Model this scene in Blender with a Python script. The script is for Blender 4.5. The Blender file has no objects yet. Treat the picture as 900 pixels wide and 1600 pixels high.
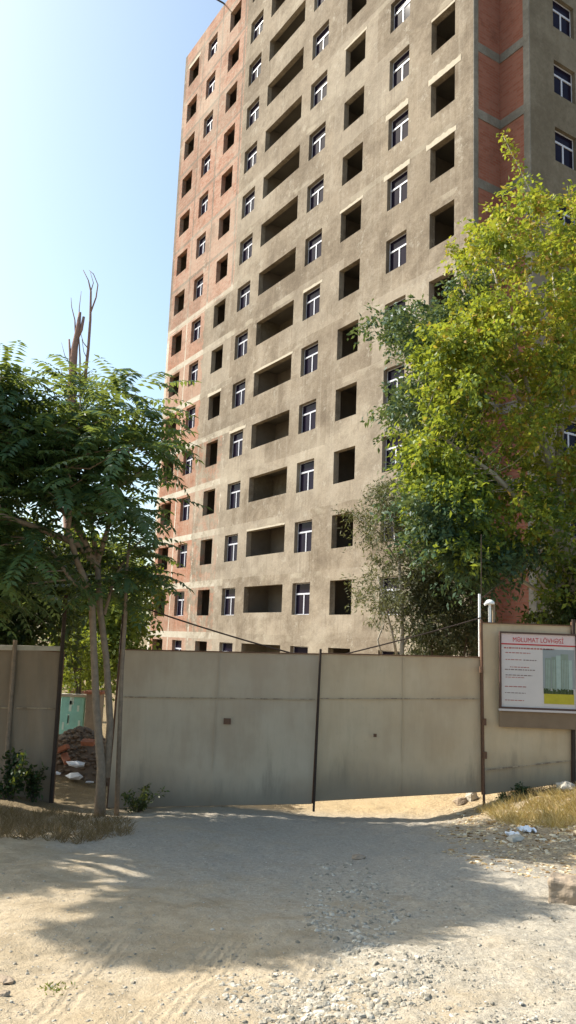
import bpy, math, random
import numpy as np
R = math.radians
random.seed(7); rng = np.random.default_rng(11)
SC = bpy.context.scene; COL = SC.collection
# ------------------------------------------------------------------ camera numbers (fitted)
F, PITCH, ROLL, EYE = 1228.85, 0.161, 0.039, 1.6
def ray(X, Y):
    cr, sr = math.cos(ROLL), math.sin(ROLL); dx, dy = X-450, Y-800
    px = dx*cr+dy*sr; py = -dx*sr+dy*cr
    cp, sp = math.cos(PITCH), math.sin(PITCH); z = -py/F
    return (px/F, cp-z*sp, sp+z*cp)
def at(X, Y, y):                       # world point seen at photo pixel X,Y at ground distance y
    d = ray(X, Y); t = y/d[1]
    return (d[0]*t, y, EYE+d[2]*t)
def sstep(a, b, x):
    t = np.clip((x-a)/(b-a), 0, 1); return t*t*(3-2*t)
def gz(x, y):                          # ground height
    x = np.asarray(x, float); y = np.asarray(y, float)
    z = -0.112*(np.clip(y, 1.5, 12.5)-3.6)
    z = z - 0.22*sstep(12.5, 17, y)
    z = z + 0.60*sstep(1.9, 4.9, x)*sstep(7.5, 12, y)*(1-sstep(15, 22, y))
    z = z + 0.16*sstep(-2.4, -4.5, x)*sstep(9, 12, y)*(1-sstep(14, 18, y))
    z = z + 0.035*np.sin(x*1.3+y*0.7)*np.sin(y*1.1-x*0.4)*(1-sstep(30, 50, y))
    return z
# ------------------------------------------------------------------ object helpers
def tag(o, label=None, cat=None, group=None, kind=None):
    if label: o['label'] = label
    if cat: o['category'] = cat
    if group: o['group'] = group
    if kind: o['kind'] = kind
    return o
def empty(name, loc=(0,0,0), rz=0, **k):
    o = bpy.data.objects.new(name, None); COL.objects.link(o); o.location = loc; o.rotation_euler = (0,0,rz)
    o.empty_display_size = .2
    return tag(o, **k)
class MB:
    def __init__(s): s.v = []; s.f = []; s.c = None
    def add(s, vs, fs):
        n = len(s.v); s.v += [tuple(map(float, p)) for p in vs]; s.f += [tuple(i+n for i in f) for f in fs]; return s
    def box(s, x0, x1, y0, y1, z0, z1):
        v = [(x,y,z) for z in (z0,z1) for y in (y0,y1) for x in (x0,x1)]
        return s.add(v, [(0,2,3,1),(4,5,7,6),(0,1,5,4),(2,6,7,3),(0,4,6,2),(1,3,7,5)])
    def tube(s, pts, rad, n=8, cap=True, jit=0):
        P = [np.array(p, float) for p in pts]; k = len(P)
        if not hasattr(rad, '__len__'): rad = [rad]*k
        vs = []; fs = []; prev = None
        for i in range(k):
            t = P[min(i+1,k-1)]-P[max(i-1,0)]; t /= (np.linalg.norm(t)+1e-9)
            if prev is None:
                a = np.array([0,0,1.]) if abs(t[2]) < .8 else np.array([1.,0,0]); u = np.cross(a, t)
            else: u = prev - t*np.dot(prev, t)
            u /= (np.linalg.norm(u)+1e-9); prev = u; w = np.cross(t, u)
            for j in range(n):
                an = 2*math.pi*j/n; r = rad[i]*(1+random.uniform(-jit, jit))
                vs.append(P[i]+(u*math.cos(an)+w*math.sin(an))*r)
        for i in range(k-1):
            for j in range(n): fs.append((i*n+j, i*n+(j+1)%n, (i+1)*n+(j+1)%n, (i+1)*n+j))
        if cap: fs.append(tuple(range(n))[::-1]); fs.append(tuple((k-1)*n+j for j in range(n)))
        return s.add(vs, fs)
    def rock(s, c, r, sx=1, sy=1, sz=.7, jit=.25, rz=None):
        g = (1+5**.5)/2
        V = [(-1,g,0),(1,g,0),(-1,-g,0),(1,-g,0),(0,-1,g),(0,1,g),(0,-1,-g),(0,1,-g),(g,0,-1),(g,0,1),(-g,0,-1),(-g,0,1)]
        Fc = [(0,11,5),(0,5,1),(0,1,7),(0,7,10),(0,10,11),(1,5,9),(5,11,4),(11,10,2),(10,7,6),(7,1,8),(3,9,4),(3,4,2),(3,2,6),(3,6,8),(3,8,9),(4,9,5),(2,4,11),(6,2,10),(8,6,7),(9,8,1)]
        a = random.uniform(0, 6.28) if rz is None else rz; ca, sa = math.cos(a), math.sin(a); vs = []
        for v in V:
            q = [t*r/1.9*(1+random.uniform(-jit, jit)) for t in v]; q[0] *= sx; q[1] *= sy; q[2] *= sz
            vs.append((c[0]+q[0]*ca-q[1]*sa, c[1]+q[0]*sa+q[1]*ca, c[2]+q[2]))
        return s.add(vs, Fc)
    def build(s, name, mat, parent=None, smooth=False, bevel=0, **k):
        me = bpy.data.meshes.new(name); me.from_pydata(s.v, [], s.f); me.update()
        if smooth: me.polygons.foreach_set('use_smooth', [True]*len(me.polygons))
        o = bpy.data.objects.new(name, me); COL.objects.link(o)
        if mat: me.materials.append(mat)
        if parent: o.parent = parent
        if bevel:
            m = o.modifiers.new('bevel', 'BEVEL'); m.width = bevel; m.segments = 2; m.limit_method = 'ANGLE'
        return tag(o, **k)
def np_mesh(name, V, nq, mat, parent=None, tint=None, **k):      # V: (n*4,3) quads
    me = bpy.data.meshes.new(name); n = len(V)
    me.vertices.add(n); me.vertices.foreach_set('co', V.astype(np.float32).ravel())
    me.loops.add(n); me.loops.foreach_set('vertex_index', np.arange(n, dtype=np.int32))
    me.polygons.add(n//4); me.polygons.foreach_set('loop_start', np.arange(0, n, 4, dtype=np.int32))
    me.polygons.foreach_set('loop_total', np.full(n//4, 4, dtype=np.int32))
    me.update(calc_edges=True); me.validate()
    if tint is not None:
        a = me.attributes.new('tint', 'FLOAT', 'POINT'); a.data.foreach_set('value', np.repeat(tint, 4).astype(np.float32))
    o = bpy.data.objects.new(name, me); COL.objects.link(o); me.materials.append(mat)
    if parent: o.parent = parent
    return tag(o, **k)
# ------------------------------------------------------------------ node helpers
class NT:
    def __init__(s, name):
        s.m = bpy.data.materials.new(name); s.m.use_nodes = True; s.t = s.m.node_tree; s.t.nodes.clear()
        s.out = s.t.nodes.new('ShaderNodeOutputMaterial')
    def n(s, ty, **k):
        nd = s.t.nodes.new(ty)
        for a, b in k.items(): setattr(nd, a, b)
        return nd
    def L(s, a, b): s.t.links.new(a, b)
    def setin(s, nd, key, v):
        if hasattr(v, 'links') or isinstance(v, bpy.types.NodeSocket): s.L(v, nd.inputs[key])
        else: nd.inputs[key].default_value = v
    def coord(s, kind='Object'): return s.n('ShaderNodeTexCoord').outputs[kind]
    def mapping(s, v, sc=(1,1,1), rot=(0,0,0)):
        m = s.n('ShaderNodeMapping'); s.L(v, m.inputs[0]); m.inputs['Scale'].default_value = sc; m.inputs['Rotation'].default_value = rot; return m.outputs[0]
    def noise(s, v, scale, detail=4, rough=.6, out=0):
        m = s.n('ShaderNodeTexNoise'); s.L(v, m.inputs['Vector']); m.inputs['Scale'].default_value = scale
        m.inputs['Detail'].default_value = detail; m.inputs['Roughness'].default_value = rough; return m.outputs[out]
    def vor(s, v, scale, out='Distance', feature='F1'):
        m = s.n('ShaderNodeTexVoronoi', feature=feature); s.L(v, m.inputs['Vector']); m.inputs['Scale'].default_value = scale; return m.outputs[out]
    def math(s, op, a, b=0.0, c=None, clamp=False):
        m = s.n('ShaderNodeMath', operation=op, use_clamp=clamp); s.setin(m, 0, a); s.setin(m, 1, b)
        if c is not None: s.setin(m, 2, c)
        return m.outputs[0]
    def smooth(s, v, a, b, lo=0., hi=1.):
        m = s.n('ShaderNodeMapRange', interpolation_type='SMOOTHSTEP'); s.setin(m, 0, v)
        m.inputs[1].default_value = a; m.inputs[2].default_value = b; m.inputs[3].default_value = lo; m.inputs[4].default_value = hi
        return m.outputs[0]
    def mix(s, f, a, b):
        m = s.n('ShaderNodeMix', data_type='RGBA'); s.setin(m, 0, f)
        for i, v in ((6, a), (7, b)):
            if isinstance(v, tuple): m.inputs[i].default_value = (*v[:3], 1)
            else: s.L(v, m.inputs[i])
        return m.outputs[2]
    def ramp(s, v, stops):
        m = s.n('ShaderNodeValToRGB'); s.L(v, m.inputs[0]); e = m.color_ramp.elements
        while len(e) < len(stops): e.new(.5)
        for x, (p, c) in zip(e, stops): x.position = p; x.color = (*c, 1)
        return m.outputs[0]
    def sep(s, v):
        m = s.n('ShaderNodeSeparateXYZ'); s.L(v, m.inputs[0]); return m.outputs
    def bump(s, h, st=.5, d=.02, prev=None):
        m = s.n('ShaderNodeBump'); s.L(h, m.inputs['Height']); m.inputs['Strength'].default_value = st; m.inputs['Distance'].default_value = d
        if prev: s.L(prev, m.inputs['Normal'])
        return m.outputs[0]
    def bsdf(s, col, rough=.9, nrm=None, metal=0, spec=.3):
        b = s.n('ShaderNodeBsdfPrincipled')
        if isinstance(col, tuple): b.inputs['Base Color'].default_value = (*col, 1)
        else: s.L(col, b.inputs['Base Color'])
        s.setin(b, 'Roughness', rough); b.inputs['Metallic'].default_value = metal; b.inputs['Specular IOR Level'].default_value = spec
        if nrm: s.L(nrm, b.inputs['Normal'])
        s.L(b.outputs[0], s.out.inputs[0]); return s.m
def simple(name, col, rough=.8, var=.25, scale=6, metal=0, bump=.2, spec=.3, bscale=40):
    t = NT(name); v = t.coord(); n = t.noise(v, scale, 5)
    c = t.mix(n, tuple(x*(1-var) for x in col), tuple(min(1, x*(1+var)) for x in col))
    return t.bsdf(c, rough, t.bump(t.noise(v, bscale, 3), bump, .01), metal, spec)
def leaf_mat(name, stops, transl=.35, rough=.5, trans_gain=1.5):
    t = NT(name); a = t.n('ShaderNodeAttribute', attribute_name='tint').outputs['Fac']
    n = t.noise(t.coord('Object'), .9, 3)
    f = t.math('ADD', a, t.math('MULTIPLY', t.math('SUBTRACT', n, .5), .55), clamp=True)
    c = t.ramp(f, stops)
    b = t.n('ShaderNodeBsdfPrincipled'); t.L(c, b.inputs['Base Color']); b.inputs['Roughness'].default_value = rough; b.inputs['Specular IOR Level'].default_value = .25
    tr = t.n('ShaderNodeBsdfTranslucent')
    t.L(t.mix(.55, c, (.30*trans_gain*.7, .32*trans_gain*.7, .03)), tr.inputs[0])
    m = t.n('ShaderNodeMixShader'); m.inputs[0].default_value = transl; t.L(b.outputs[0], m.inputs[1]); t.L(tr.outputs[0], m.inputs[2])
    t.L(m.outputs[0], t.out.inputs[0]); return t.m
# ------------------------------------------------------------------ materials
def base_hit(X, Y):
    d = ray(X, Y); k = 2.0
    while EYE+d[2]*k > -0.112*(d[1]*k-3.6): k += .01
    return d[0]*k, d[1]*k
TRACKS = [(*base_hit(205, 1620), *base_hit(345, 1480), .16), (*base_hit(440, 1640), *base_hit(500, 1510), .13), (*base_hit(60, 1590), *base_hit(170, 1480), .10)]
def mat_ground():
    t = NT('earth'); v = t.coord('Object'); x, y, z = t.sep(v)
    n1 = t.noise(v, .6, 5, .65); n2 = t.noise(v, 3.5, 6, .7); n3 = t.noise(v, 26, 5, .75); n4 = t.noise(v, 110, 3, .7)
    sand = t.mix(t.smooth(n2, .3, .7), (.33,.262,.172), (.46,.375,.262))
    grey = t.mix(t.smooth(n3, .3, .7), (.30,.262,.205), (.48,.43,.345))
    # limestone gravel towards the right, sand to the left
    g = t.math('ADD', t.math('MULTIPLY', x, .36), t.math('MULTIPLY', t.math('SUBTRACT', n1, .5), 2.6))
    g = t.math('ADD', g, t.math('MULTIPLY', t.math('SUBTRACT', n2, .5), 1.1))
    g = t.math('ADD', g, t.math('MULTIPLY', t.smooth(y, 6.0, 8.0), t.smooth(t.math('ABSOLUTE', x), 3.4, 1.8, 0, .9))); gm = t.smooth(g, -.35, .55)
    grey = t.mix(t.smooth(y, 5.8, 8.0, 0, .35), grey, (.27,.25,.22)); c = t.mix(gm, sand, grey)
    # drier ochre earth beyond the gate
    c = t.mix(t.smooth(y, 11.6, 13.5), c, t.mix(n2, (.36,.26,.14), (.47,.37,.23)))
    # brown litter zone on the right
    lit = t.math('MULTIPLY', t.smooth(t.math('ADD', x, t.math('MULTIPLY', t.math('SUBTRACT', n2, .5), 2.4)), 1.7, 3.0), t.smooth(t.math('ADD', y, n1), 7.7, 9.2))
    c = t.mix(t.math('MULTIPLY', lit, .75), c, t.mix(t.smooth(n3, .35, .65), (.17,.115,.06), (.46,.36,.22)))
    lit2 = t.math('MULTIPLY', t.smooth(t.math('SUBTRACT', t.math('MULTIPLY', n2, 2), x), 3.2, 4.3), t.smooth(y, 9.4, 11))
    c = t.mix(t.math('MULTIPLY', lit2, .85), c, t.mix(n3, (.06,.045,.025), (.26,.19,.10)))
    # speckle of small stones
    vd = t.vor(v, 42); st = t.smooth(vd, .16, .30, 1, 0); vc = t.vor(v, 42, 'Color'); rnd = t.sep(vc)[0]
    stm = t.math('MULTIPLY', st, t.smooth(t.math('ADD', rnd, t.math('MULTIPLY', gm, .22)), .72, .85))
    c = t.mix(t.math('MULTIPLY', stm, .8), c, t.mix(t.sep(vc)[1], (.20,.17,.13), (.66,.63,.56)))
    c = t.mix(t.smooth(n4, .55, .8, 0, .45), c, (.20,.165,.12)); c = t.mix(t.smooth(t.noise(v, 1.7, 7, .8), .54, .70, 0, .4), c, (.27,.20,.125)); c = t.mix(t.smooth(t.noise(v, 6.5, 6, .8), .58, .70, 0, .35), c, (.20,.155,.10))
    # tyre tracks in the left foreground: parallel tread lines running along two ruts
    tm = None; w = None
    for (xa, ya, xb, yb, hw) in TRACKS:
        L_ = math.hypot(xb-xa, yb-ya); dx, dy = (xb-xa)/L_, (yb-ya)/L_
        dn = t.math('ADD', t.math('MULTIPLY', x, dy), t.math('MULTIPLY', y, -dx)); dn = t.math('SUBTRACT', dn, xa*dy-ya*dx)
        dn = t.math('ADD', dn, t.math('MULTIPLY', t.math('SUBTRACT', n1, .5), .12))
        al = t.math('SUBTRACT', t.math('ADD', t.math('MULTIPLY', x, dx), t.math('MULTIPLY', y, dy)), xa*dx+ya*dy)
        m_ = t.math('MULTIPLY', t.smooth(t.math('ABSOLUTE', dn), hw*.7, hw, 1, 0), t.math('MULTIPLY', t.smooth(al, -.3, .2), t.smooth(al, L_+.3, L_, 0, 1)))
        m_ = t.math('MULTIPLY', m_, t.math('MULTIPLY', t.smooth(n2, .42, .60), t.smooth(n3, .40, .58, .2, 1))); w_ = t.math('SINE', t.math('ADD', t.math('MULTIPLY', dn, 2*math.pi/.055), t.math('MULTIPLY', n2, 6)))
        w = t.math('MULTIPLY', w_, m_) if w is None else t.math('ADD', w, t.math('MULTIPLY', w_, m_)); tm = m_ if tm is None else t.math('MAXIMUM', tm, m_)
    c = t.mix(t.math('MULTIPLY', t.smooth(w, .1, -.9), .22), c, (.24,.175,.10))
    b = t.bump(t.math('ADD', t.math('MULTIPLY', n3, 1.0), t.math('MULTIPLY', n4, .5)), .75, .02)
    b = t.bump(stm, .8, .015, b); b = t.bump(w, .45, .008, b); b = t.bump(t.noise(v, 9, 4, .6), .5, .05, b)
    return t.bsdf(c, .95, b, spec=.15)
def brick_col(t, uv):
    m = t.n('ShaderNodeTexBrick'); t.L(uv, m.inputs['Vector']); m.inputs['Scale'].default_value = 1
    m.inputs['Brick Width'].default_value = .36; m.inputs['Row Height'].default_value = .12; m.inputs['Mortar Size'].default_value = .014
    m.inputs['Color1'].default_value = (.29,.135,.09,1); m.inputs['Color2'].default_value = (.38,.215,.16,1); m.inputs['Mortar'].default_value = (.28,.23,.18,1)
    return m.outputs[0]
def plaster(t, v, a=(.140,.112,.083), b=(.262,.218,.166)):
    n1 = t.noise(v, .22, 5, .6); n2 = t.noise(v, 1.3, 6, .72); n3 = t.noise(v, 7, 5, .8)
    f = t.math('ADD', t.math('MULTIPLY', n1, .5), t.math('ADD', t.math('MULTIPLY', n2, .45), t.math('MULTIPLY', n3, .3)))
    c = t.mix(t.smooth(f, .50, .76), a, b)
    c = t.mix(t.smooth(t.noise(v, 2.4, 8, .85), .62, .74, 0, .6), c, (.38,.345,.27))
    c = t.mix(t.smooth(t.noise(v, 3.1, 8, .85), .58, .74, 0, .45), c, (.12,.09,.06))
    st = t.noise(t.mapping(v, (1.6,1.6,.06)), 1.0, 4)
    c = t.mix(t.smooth(st, .56, .74, 0, .35), c, (.15,.12,.08))
    return c, n2, n3
def mat_facade():
    t = NT('facade_plaster_and_brick'); v = t.coord('Object'); u, w, z = t.sep(v)
    c, n2, n3 = plaster(t, v)
    wob = t.math('MULTIPLY', t.math('SUBTRACT', t.noise(v, 1.1, 6, .7), .5), 1.0)
    zf = t.math('FRACT', t.math('DIVIDE', t.math('ADD', z, .35), 3.0))        # 0..: slab band at zf*3 < .4
    band = t.math('LESS_THAN', t.math('ADD', zf, t.math('MULTIPLY', wob, .02)), .125)
    bandthin = t.math('LESS_THAN', t.math('ABSOLUTE', t.math('SUBTRACT', zf, .08)), .035)
    # paler hand-trowelled strips over the slab edges
    strip = t.math('MULTIPLY', t.math('LESS_THAN', t.math('ABSOLUTE', t.math('ADD', t.math('SUBTRACT', zf, .06), t.math('MULTIPLY', wob, .05))), .05), t.smooth(t.noise(t.mapping(v, (.25,1,.35)), 1.0, 3), .54, .6))
    c = t.mix(t.math('MULTIPLY', strip, .4), c, (.36,.325,.255))
    # pale mortar halo under/over openings (u dependent noise)
    uv = t.n('ShaderNodeCombineXYZ'); t.L(u, uv.inputs[0]); t.L(z, uv.inputs[1])
    bc = brick_col(t, uv.outputs[0]); bc = t.mix(t.smooth(z, 24.3, 20.0, 0, .55), bc, (.27,.115,.065)); bc = t.mix(t.smooth(t.noise(v, .9, 8, .8), .54, .68, 0, .5), bc, (.40,.31,.26))
    bc = t.mix(t.smooth(t.noise(v, 1.4, 8, .8), .50, .62, 0, .6), bc, (.22,.085,.05)); bc = t.mix(t.smooth(t.noise(v, 3.2, 8, .8), .56, .66, 0, .5), bc, (.12,.07,.05))
    hi = t.smooth(z, 14.8, 15.2); top = t.math('GREATER_THAN', z, 23.7)
    bu_hi = t.math('ADD', u, wob)
    m_top = t.math('MULTIPLY', t.math('LESS_THAN', t.math('ADD', u, t.math('MULTIPLY', wob, .35)), 8.95), top)
    m_mid = t.math('MULTIPLY', t.math('LESS_THAN', t.math('ADD', u, t.math('MULTIPLY', wob, 1.6)), 5.1), t.math('SUBTRACT', 1, top))
    low = t.math('MULTIPLY', t.math('LESS_THAN', t.math('ADD', u, t.math('MULTIPLY', wob, 1.8)), 8.6), t.math('LESS_THAN', z, 14.9))
    low = t.math('MULTIPLY', low, t.smooth(t.noise(v, 1.7, 6, .75), .47, .55, 0, .75))
    mb = t.math('MAXIMUM', t.math('MAXIMUM', m_top, m_mid), low)
    # corner and in-between concrete columns
    colm = t.math('LESS_THAN', u, -.48)
    for cu, hw in ((2.4,.07),(5.35,.09),(8.72,.12)):
        colm = t.math('MAXIMUM', colm, t.math('LESS_THAN', t.math('ABSOLUTE', t.math('SUBTRACT', u, cu)), hw))
    conc = t.mix(t.smooth(n3, .3, .7), (.26,.23,.18), (.42,.385,.32)); conc = t.mix(t.smooth(z, 24.3, 23.9), t.mix(t.smooth(n3, .3, .7), (.11,.09,.07), (.20,.17,.14)), t.mix(t.smooth(n3, .3, .7), (.40,.37,.31), (.58,.55,.48)))
    cc = t.mix(t.math('MULTIPLY', colm, t.smooth(t.noise(v, .8, 4), .35, .5, .35, .9)), bc, conc)
    bd = t.mix(top, t.math('MULTIPLY', band, .95), t.math('MULTIPLY', bandthin, .75))
    cc = t.mix(bd, cc, conc)
    # mortar smeared over the brick
    cc = t.mix(t.smooth(t.noise(v, 1.9, 9, .85), .58, .72, 0, .45), cc, (.31,.245,.18))
    c = t.mix(mb, c, cc)
    # the pale band that runs on over the plaster near the brick (lower floors)
    b2 = t.math('MULTIPLY', band, t.math('MULTIPLY', t.math('LESS_THAN', t.math('ADD', u, wob), 9.4), t.math('LESS_THAN', z, 24.2)))
    c = t.mix(t.math('MULTIPLY', b2, t.smooth(t.noise(v, 1.2, 5), .4, .6, .2, .8)), c, (.36,.325,.26))
    sp_ = t.noise(v, 4.2, 9, .9); c = t.mix(t.smooth(sp_, .58, .68, 0, .7), c, (.46,.42,.34)); c = t.mix(t.smooth(sp_, .43, .33, 0, .65), c, (.11,.085,.06))
    c = t.mix(t.smooth(t.noise(t.mapping(v, (.12,1,.22)), 1.0, 6, .7), .50, .66, 0, .35), c, (.42,.375,.30))
    # scaffold-lift patches, one tone per bay and storey, and rain streaks below the sills
    fl = t.math('FLOOR', t.math('DIVIDE', t.math('ADD', z, t.math('MULTIPLY', wob, .25)), 3.0)); bay = t.math('FLOOR', t.math('DIVIDE', t.math('ADD', t.math('ADD', u, t.math('MULTIPLY', fl, 2.3)), t.math('MULTIPLY', wob, .3)), 5.7))
    cv = t.n('ShaderNodeCombineXYZ'); t.L(bay, cv.inputs[0]); t.L(fl, cv.inputs[1]); wn = t.n('ShaderNodeTexWhiteNoise', noise_dimensions='2D'); t.L(cv.outputs[0], wn.inputs[0])
    c = t.mix(t.smooth(wn.outputs[0], .45, 1, 0, .38), c, (.33,.29,.235)); c = t.mix(t.smooth(wn.outputs[0], .5, 0, 0, .32), c, (.125,.10,.075))
    big = t.noise(v, .33, 8, .75); c = t.mix(t.smooth(big, .50, .62, 0, .38), c, (.34,.30,.245)); c = t.mix(t.smooth(big, .48, .36, 0, .45), c, (.115,.09,.066)); dr = t.noise(v, .95, 9, .82); c = t.mix(t.smooth(dr, .56, .61, 0, .45), c, (.37,.34,.285))
    z3 = t.math('MULTIPLY', t.math('FRACT', t.math('DIVIDE', z, 3.0)), 3.0)
    sk = t.smooth(t.noise(t.mapping(v, (5.0,1,.22)), 1.0, 4, .7), .52, .68); below = t.math('MULTIPLY', t.smooth(z3, -.9, .9), t.math('LESS_THAN', z3, .96))
    c = t.mix(t.math('MULTIPLY', t.math('MULTIPLY', sk, below), .38), c, (.11,.085,.06))
    sk2 = t.smooth(t.noise(t.mapping(v, (3.1,1,.05)), 1.0, 5, .7), .55, .66); c = t.mix(t.math('MULTIPLY', sk2, .22), c, (.38,.34,.28))
    b = t.bump(t.math('ADD', n2, t.math('MULTIPLY', n3, .8)), .55, .05)
    return t.bsdf(c, .95, b, spec=.1)
def mat_brickwall(name, axis='y', dark=1.0):
    t = NT(name); v = t.coord('Object'); s = t.sep(v); uv = t.n('ShaderNodeCombineXYZ'); t.L(s[0 if axis == 'x' else 1], uv.inputs[0]); t.L(s[2], uv.inputs[1])
    c = brick_col(t, uv.outputs[0]); c = t.mix(.6, c, (.20*dark,.055*dark,.035*dark))
    c = t.mix(t.smooth(t.noise(v, 1.6, 7, .8), .55, .72, 0, .6), c, (.23,.13,.10))
    c = t.mix(t.smooth(t.noise(v, .7, 7, .8), .5, .75, 0, .6), c, (.08,.035,.025))
    return t.bsdf(c, .95, t.bump(t.noise(v, 5, 5), .5, .03), spec=.1)
def mat_plaster(name, a, b):
    t = NT(name); v = t.coord('Object'); c, n2, n3 = plaster(t, v, a, b)
    return t.bsdf(c, .95, t.bump(t.math('ADD', n2, n3), .5, .04), spec=.1)
def mat_sheet(name, a, b, rust=.5):
    t = NT(name); v = t.coord('Object'); n1 = t.noise(v, .7, 4, .6); n2 = t.noise(t.mapping(v, (2.2,2.2,.35)), 1.6, 6, .7); n3 = t.noise(v, 14, 5, .7)
    c = t.mix(t.smooth(t.math('ADD', t.math('MULTIPLY', n1, .6), t.math('MULTIPLY', n2, .4)), .35, .65), a, b)
    c = t.mix(t.smooth(n2, .52, .75, 0, .35), c, tuple(q*.6 for q in a))
    x, y, z = t.sep(v)
    c = t.mix(t.smooth(t.math('ADD', z, t.math('MULTIPLY', n2, -.7)), .0, -.55+.25, 0, .55) if False else t.smooth(t.math('SUBTRACT', z, t.math('MULTIPLY', n2, .9)), .25, -.35, 0, .55), c, (.10,.085,.065))
    c = t.mix(t.smooth(t.noise(v, 3.3, 8, .8), .66, .76, 0, rust), c, (.13,.07,.035))
    c = t.mix(t.smooth(n3, .60, .75, 0, .25), c, (.30,.26,.19))
    return t.bsdf(c, t.math('ADD', .5, t.math('MULTIPLY', n2, .25)), t.bump(t.math('ADD', t.noise(v, 1.3, 2), t.math('MULTIPLY', n3, .05)), .35, .06), 0, .35)
M = {}
M['ground'] = mat_ground(); M['facade'] = mat_facade()
M['brick_side'] = mat_brickwall('shaded_brick', 'y'); M['brick_front'] = mat_brickwall('recess_brick', 'x')
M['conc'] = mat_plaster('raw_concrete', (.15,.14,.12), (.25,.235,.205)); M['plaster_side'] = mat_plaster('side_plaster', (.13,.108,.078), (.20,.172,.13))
M['room'] = simple('room_masonry', (.15,.125,.10), .95, .3, 2); M['slab'] = simple('slab_concrete', (.14,.125,.105), .95, .3, 1.5)
M['pvc'] = simple('white_window_plastic', (.46,.47,.53), .45, .06, 3, bump=.02)
def mat_glass():
    t = NT('dark_window_glass'); v = t.coord('Object'); n = t.noise(v, 1.2, 2)
    return t.bsdf(t.mix(n, (.008,.006,.013), (.016,.013,.026)), .04, None, 0, .04)
M['glass'] = mat_glass()
M['gate_l'] = mat_sheet('gate_paint_grey', (.40,.305,.21), (.52,.42,.30)); M['gate_r'] = mat_sheet('gate_paint_khaki', (.45,.33,.205), (.57,.44,.285))
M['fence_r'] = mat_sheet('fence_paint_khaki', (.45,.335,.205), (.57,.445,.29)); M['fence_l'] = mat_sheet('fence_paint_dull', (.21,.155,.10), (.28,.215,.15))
M['iron'] = simple('rusty_dark_iron', (.045,.03,.022), .8, .5, 12, bump=.5); M['rust'] = simple('rust_brown_steel', (.14,.075,.045), .85, .4, 20, bump=.5)
M['bark'] = simple('grey_brown_bark', (.25,.185,.13), .95, .5, 14, bump=1.0, bscale=45); M['barkdark'] = simple('dark_bark', (.09,.07,.05), .95, .4, 9, bump=.8, bscale=25)
M['deadwood'] = simple('bleached_dead_wood', (.24,.15,.12), .95, .3, 5, bump=.6); M['barkgrey'] = simple('pale_bark', (.34,.31,.26), .95, .3, 9, bump=.6)
M['lamp_white'] = simple('white_enamel', (.8,.8,.78), .4, .05, 4, bump=.03)
M['rock'] = simple('limestone', (.44,.40,.33), .95, .35, 8, bump=.6); M['rockbrown'] = simple('brown_stone', (.30,.235,.17), .95, .4, 9, bump=.6)
M['gravel'] = (lambda t: t.bsdf(t.ramp(t.sep(t.vor(t.coord('Object'), 19, 'Color'))[0], [(0,(.20,.18,.14)),(.4,(.30,.27,.215)),(.75,(.37,.34,.28)),(1,(.50,.47,.40))]), .95, t.bump(t.noise(t.coord('Object'), 60, 3), .5, .01), spec=.15))(NT('crushed_limestone'))
M['litter'] = (lambda t: t.bsdf(t.ramp(t.sep(t.vor(t.coord('Object'), 17, 'Color'))[0], [(0,(.12,.075,.04)),(.35,(.34,.22,.10)),(.65,(.50,.40,.24)),(1,(.62,.56,.44))]), .95, None, spec=.1))(NT('dry_litter'))
M['turq'] = simple('turquoise_paint', (.30,.62,.56), .7, .35, 5); M['redbrick'] = simple('loose_brick', (.34,.14,.085), .95, .4, 8, bump=.5)
M['white_rag'] = simple('white_sheeting', (.72,.74,.78), .7, .15, 9, bump=.5)
M['dirtpile'] = simple('rubble_earth', (.20,.15,.11), .95, .5, 3, bump=.9, bscale=14)
M['lf_ail'] = leaf_mat('ailanthus_leaf', [(0,(.034,.080,.044)),(.45,(.065,.140,.070)),(.8,(.12,.20,.065)),(1,(.22,.25,.06))], .45, .34)
M['lf_dark'] = leaf_mat('dark_leaf', [(0,(.014,.034,.016)),(.6,(.028,.060,.024)),(1,(.06,.10,.03))], .25)
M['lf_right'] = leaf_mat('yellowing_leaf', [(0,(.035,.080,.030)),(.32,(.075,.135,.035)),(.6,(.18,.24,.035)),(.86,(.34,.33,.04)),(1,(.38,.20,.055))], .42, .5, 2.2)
M['lf_cool'] = leaf_mat('blue_green_leaf', [(0,(.024,.060,.040)),(.5,(.048,.105,.062)),(1,(.10,.17,.075))], .35, .5, 1)
M['lf_grey'] = leaf_mat('grey_green_leaf', [(0,(.055,.065,.035)),(.5,(.10,.11,.06)),(1,(.19,.19,.11))], .25, .6, 1)
M['lf_bright'] = leaf_mat('sunny_leaf', [(0,(.05,.085,.02)),(.5,(.10,.15,.03)),(1,(.20,.23,.04))], .4, .5, 1.8)
M['lf_weed'] = leaf_mat('weed_leaf', [(0,(.03,.045,.018)),(.6,(.06,.09,.03)),(1,(.12,.12,.04))], .25)
M['straw'] = leaf_mat('dry_grass', [(0,(.28,.17,.05)),(.5,(.52,.37,.14)),(1,(.66,.54,.28))], .25, .8, 1.2)
M['strawdull'] = leaf_mat('dull_dry_grass', [(0,(.10,.06,.03)),(.5,(.20,.13,.06)),(1,(.32,.22,.12))], .2, .8, .8)

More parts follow.
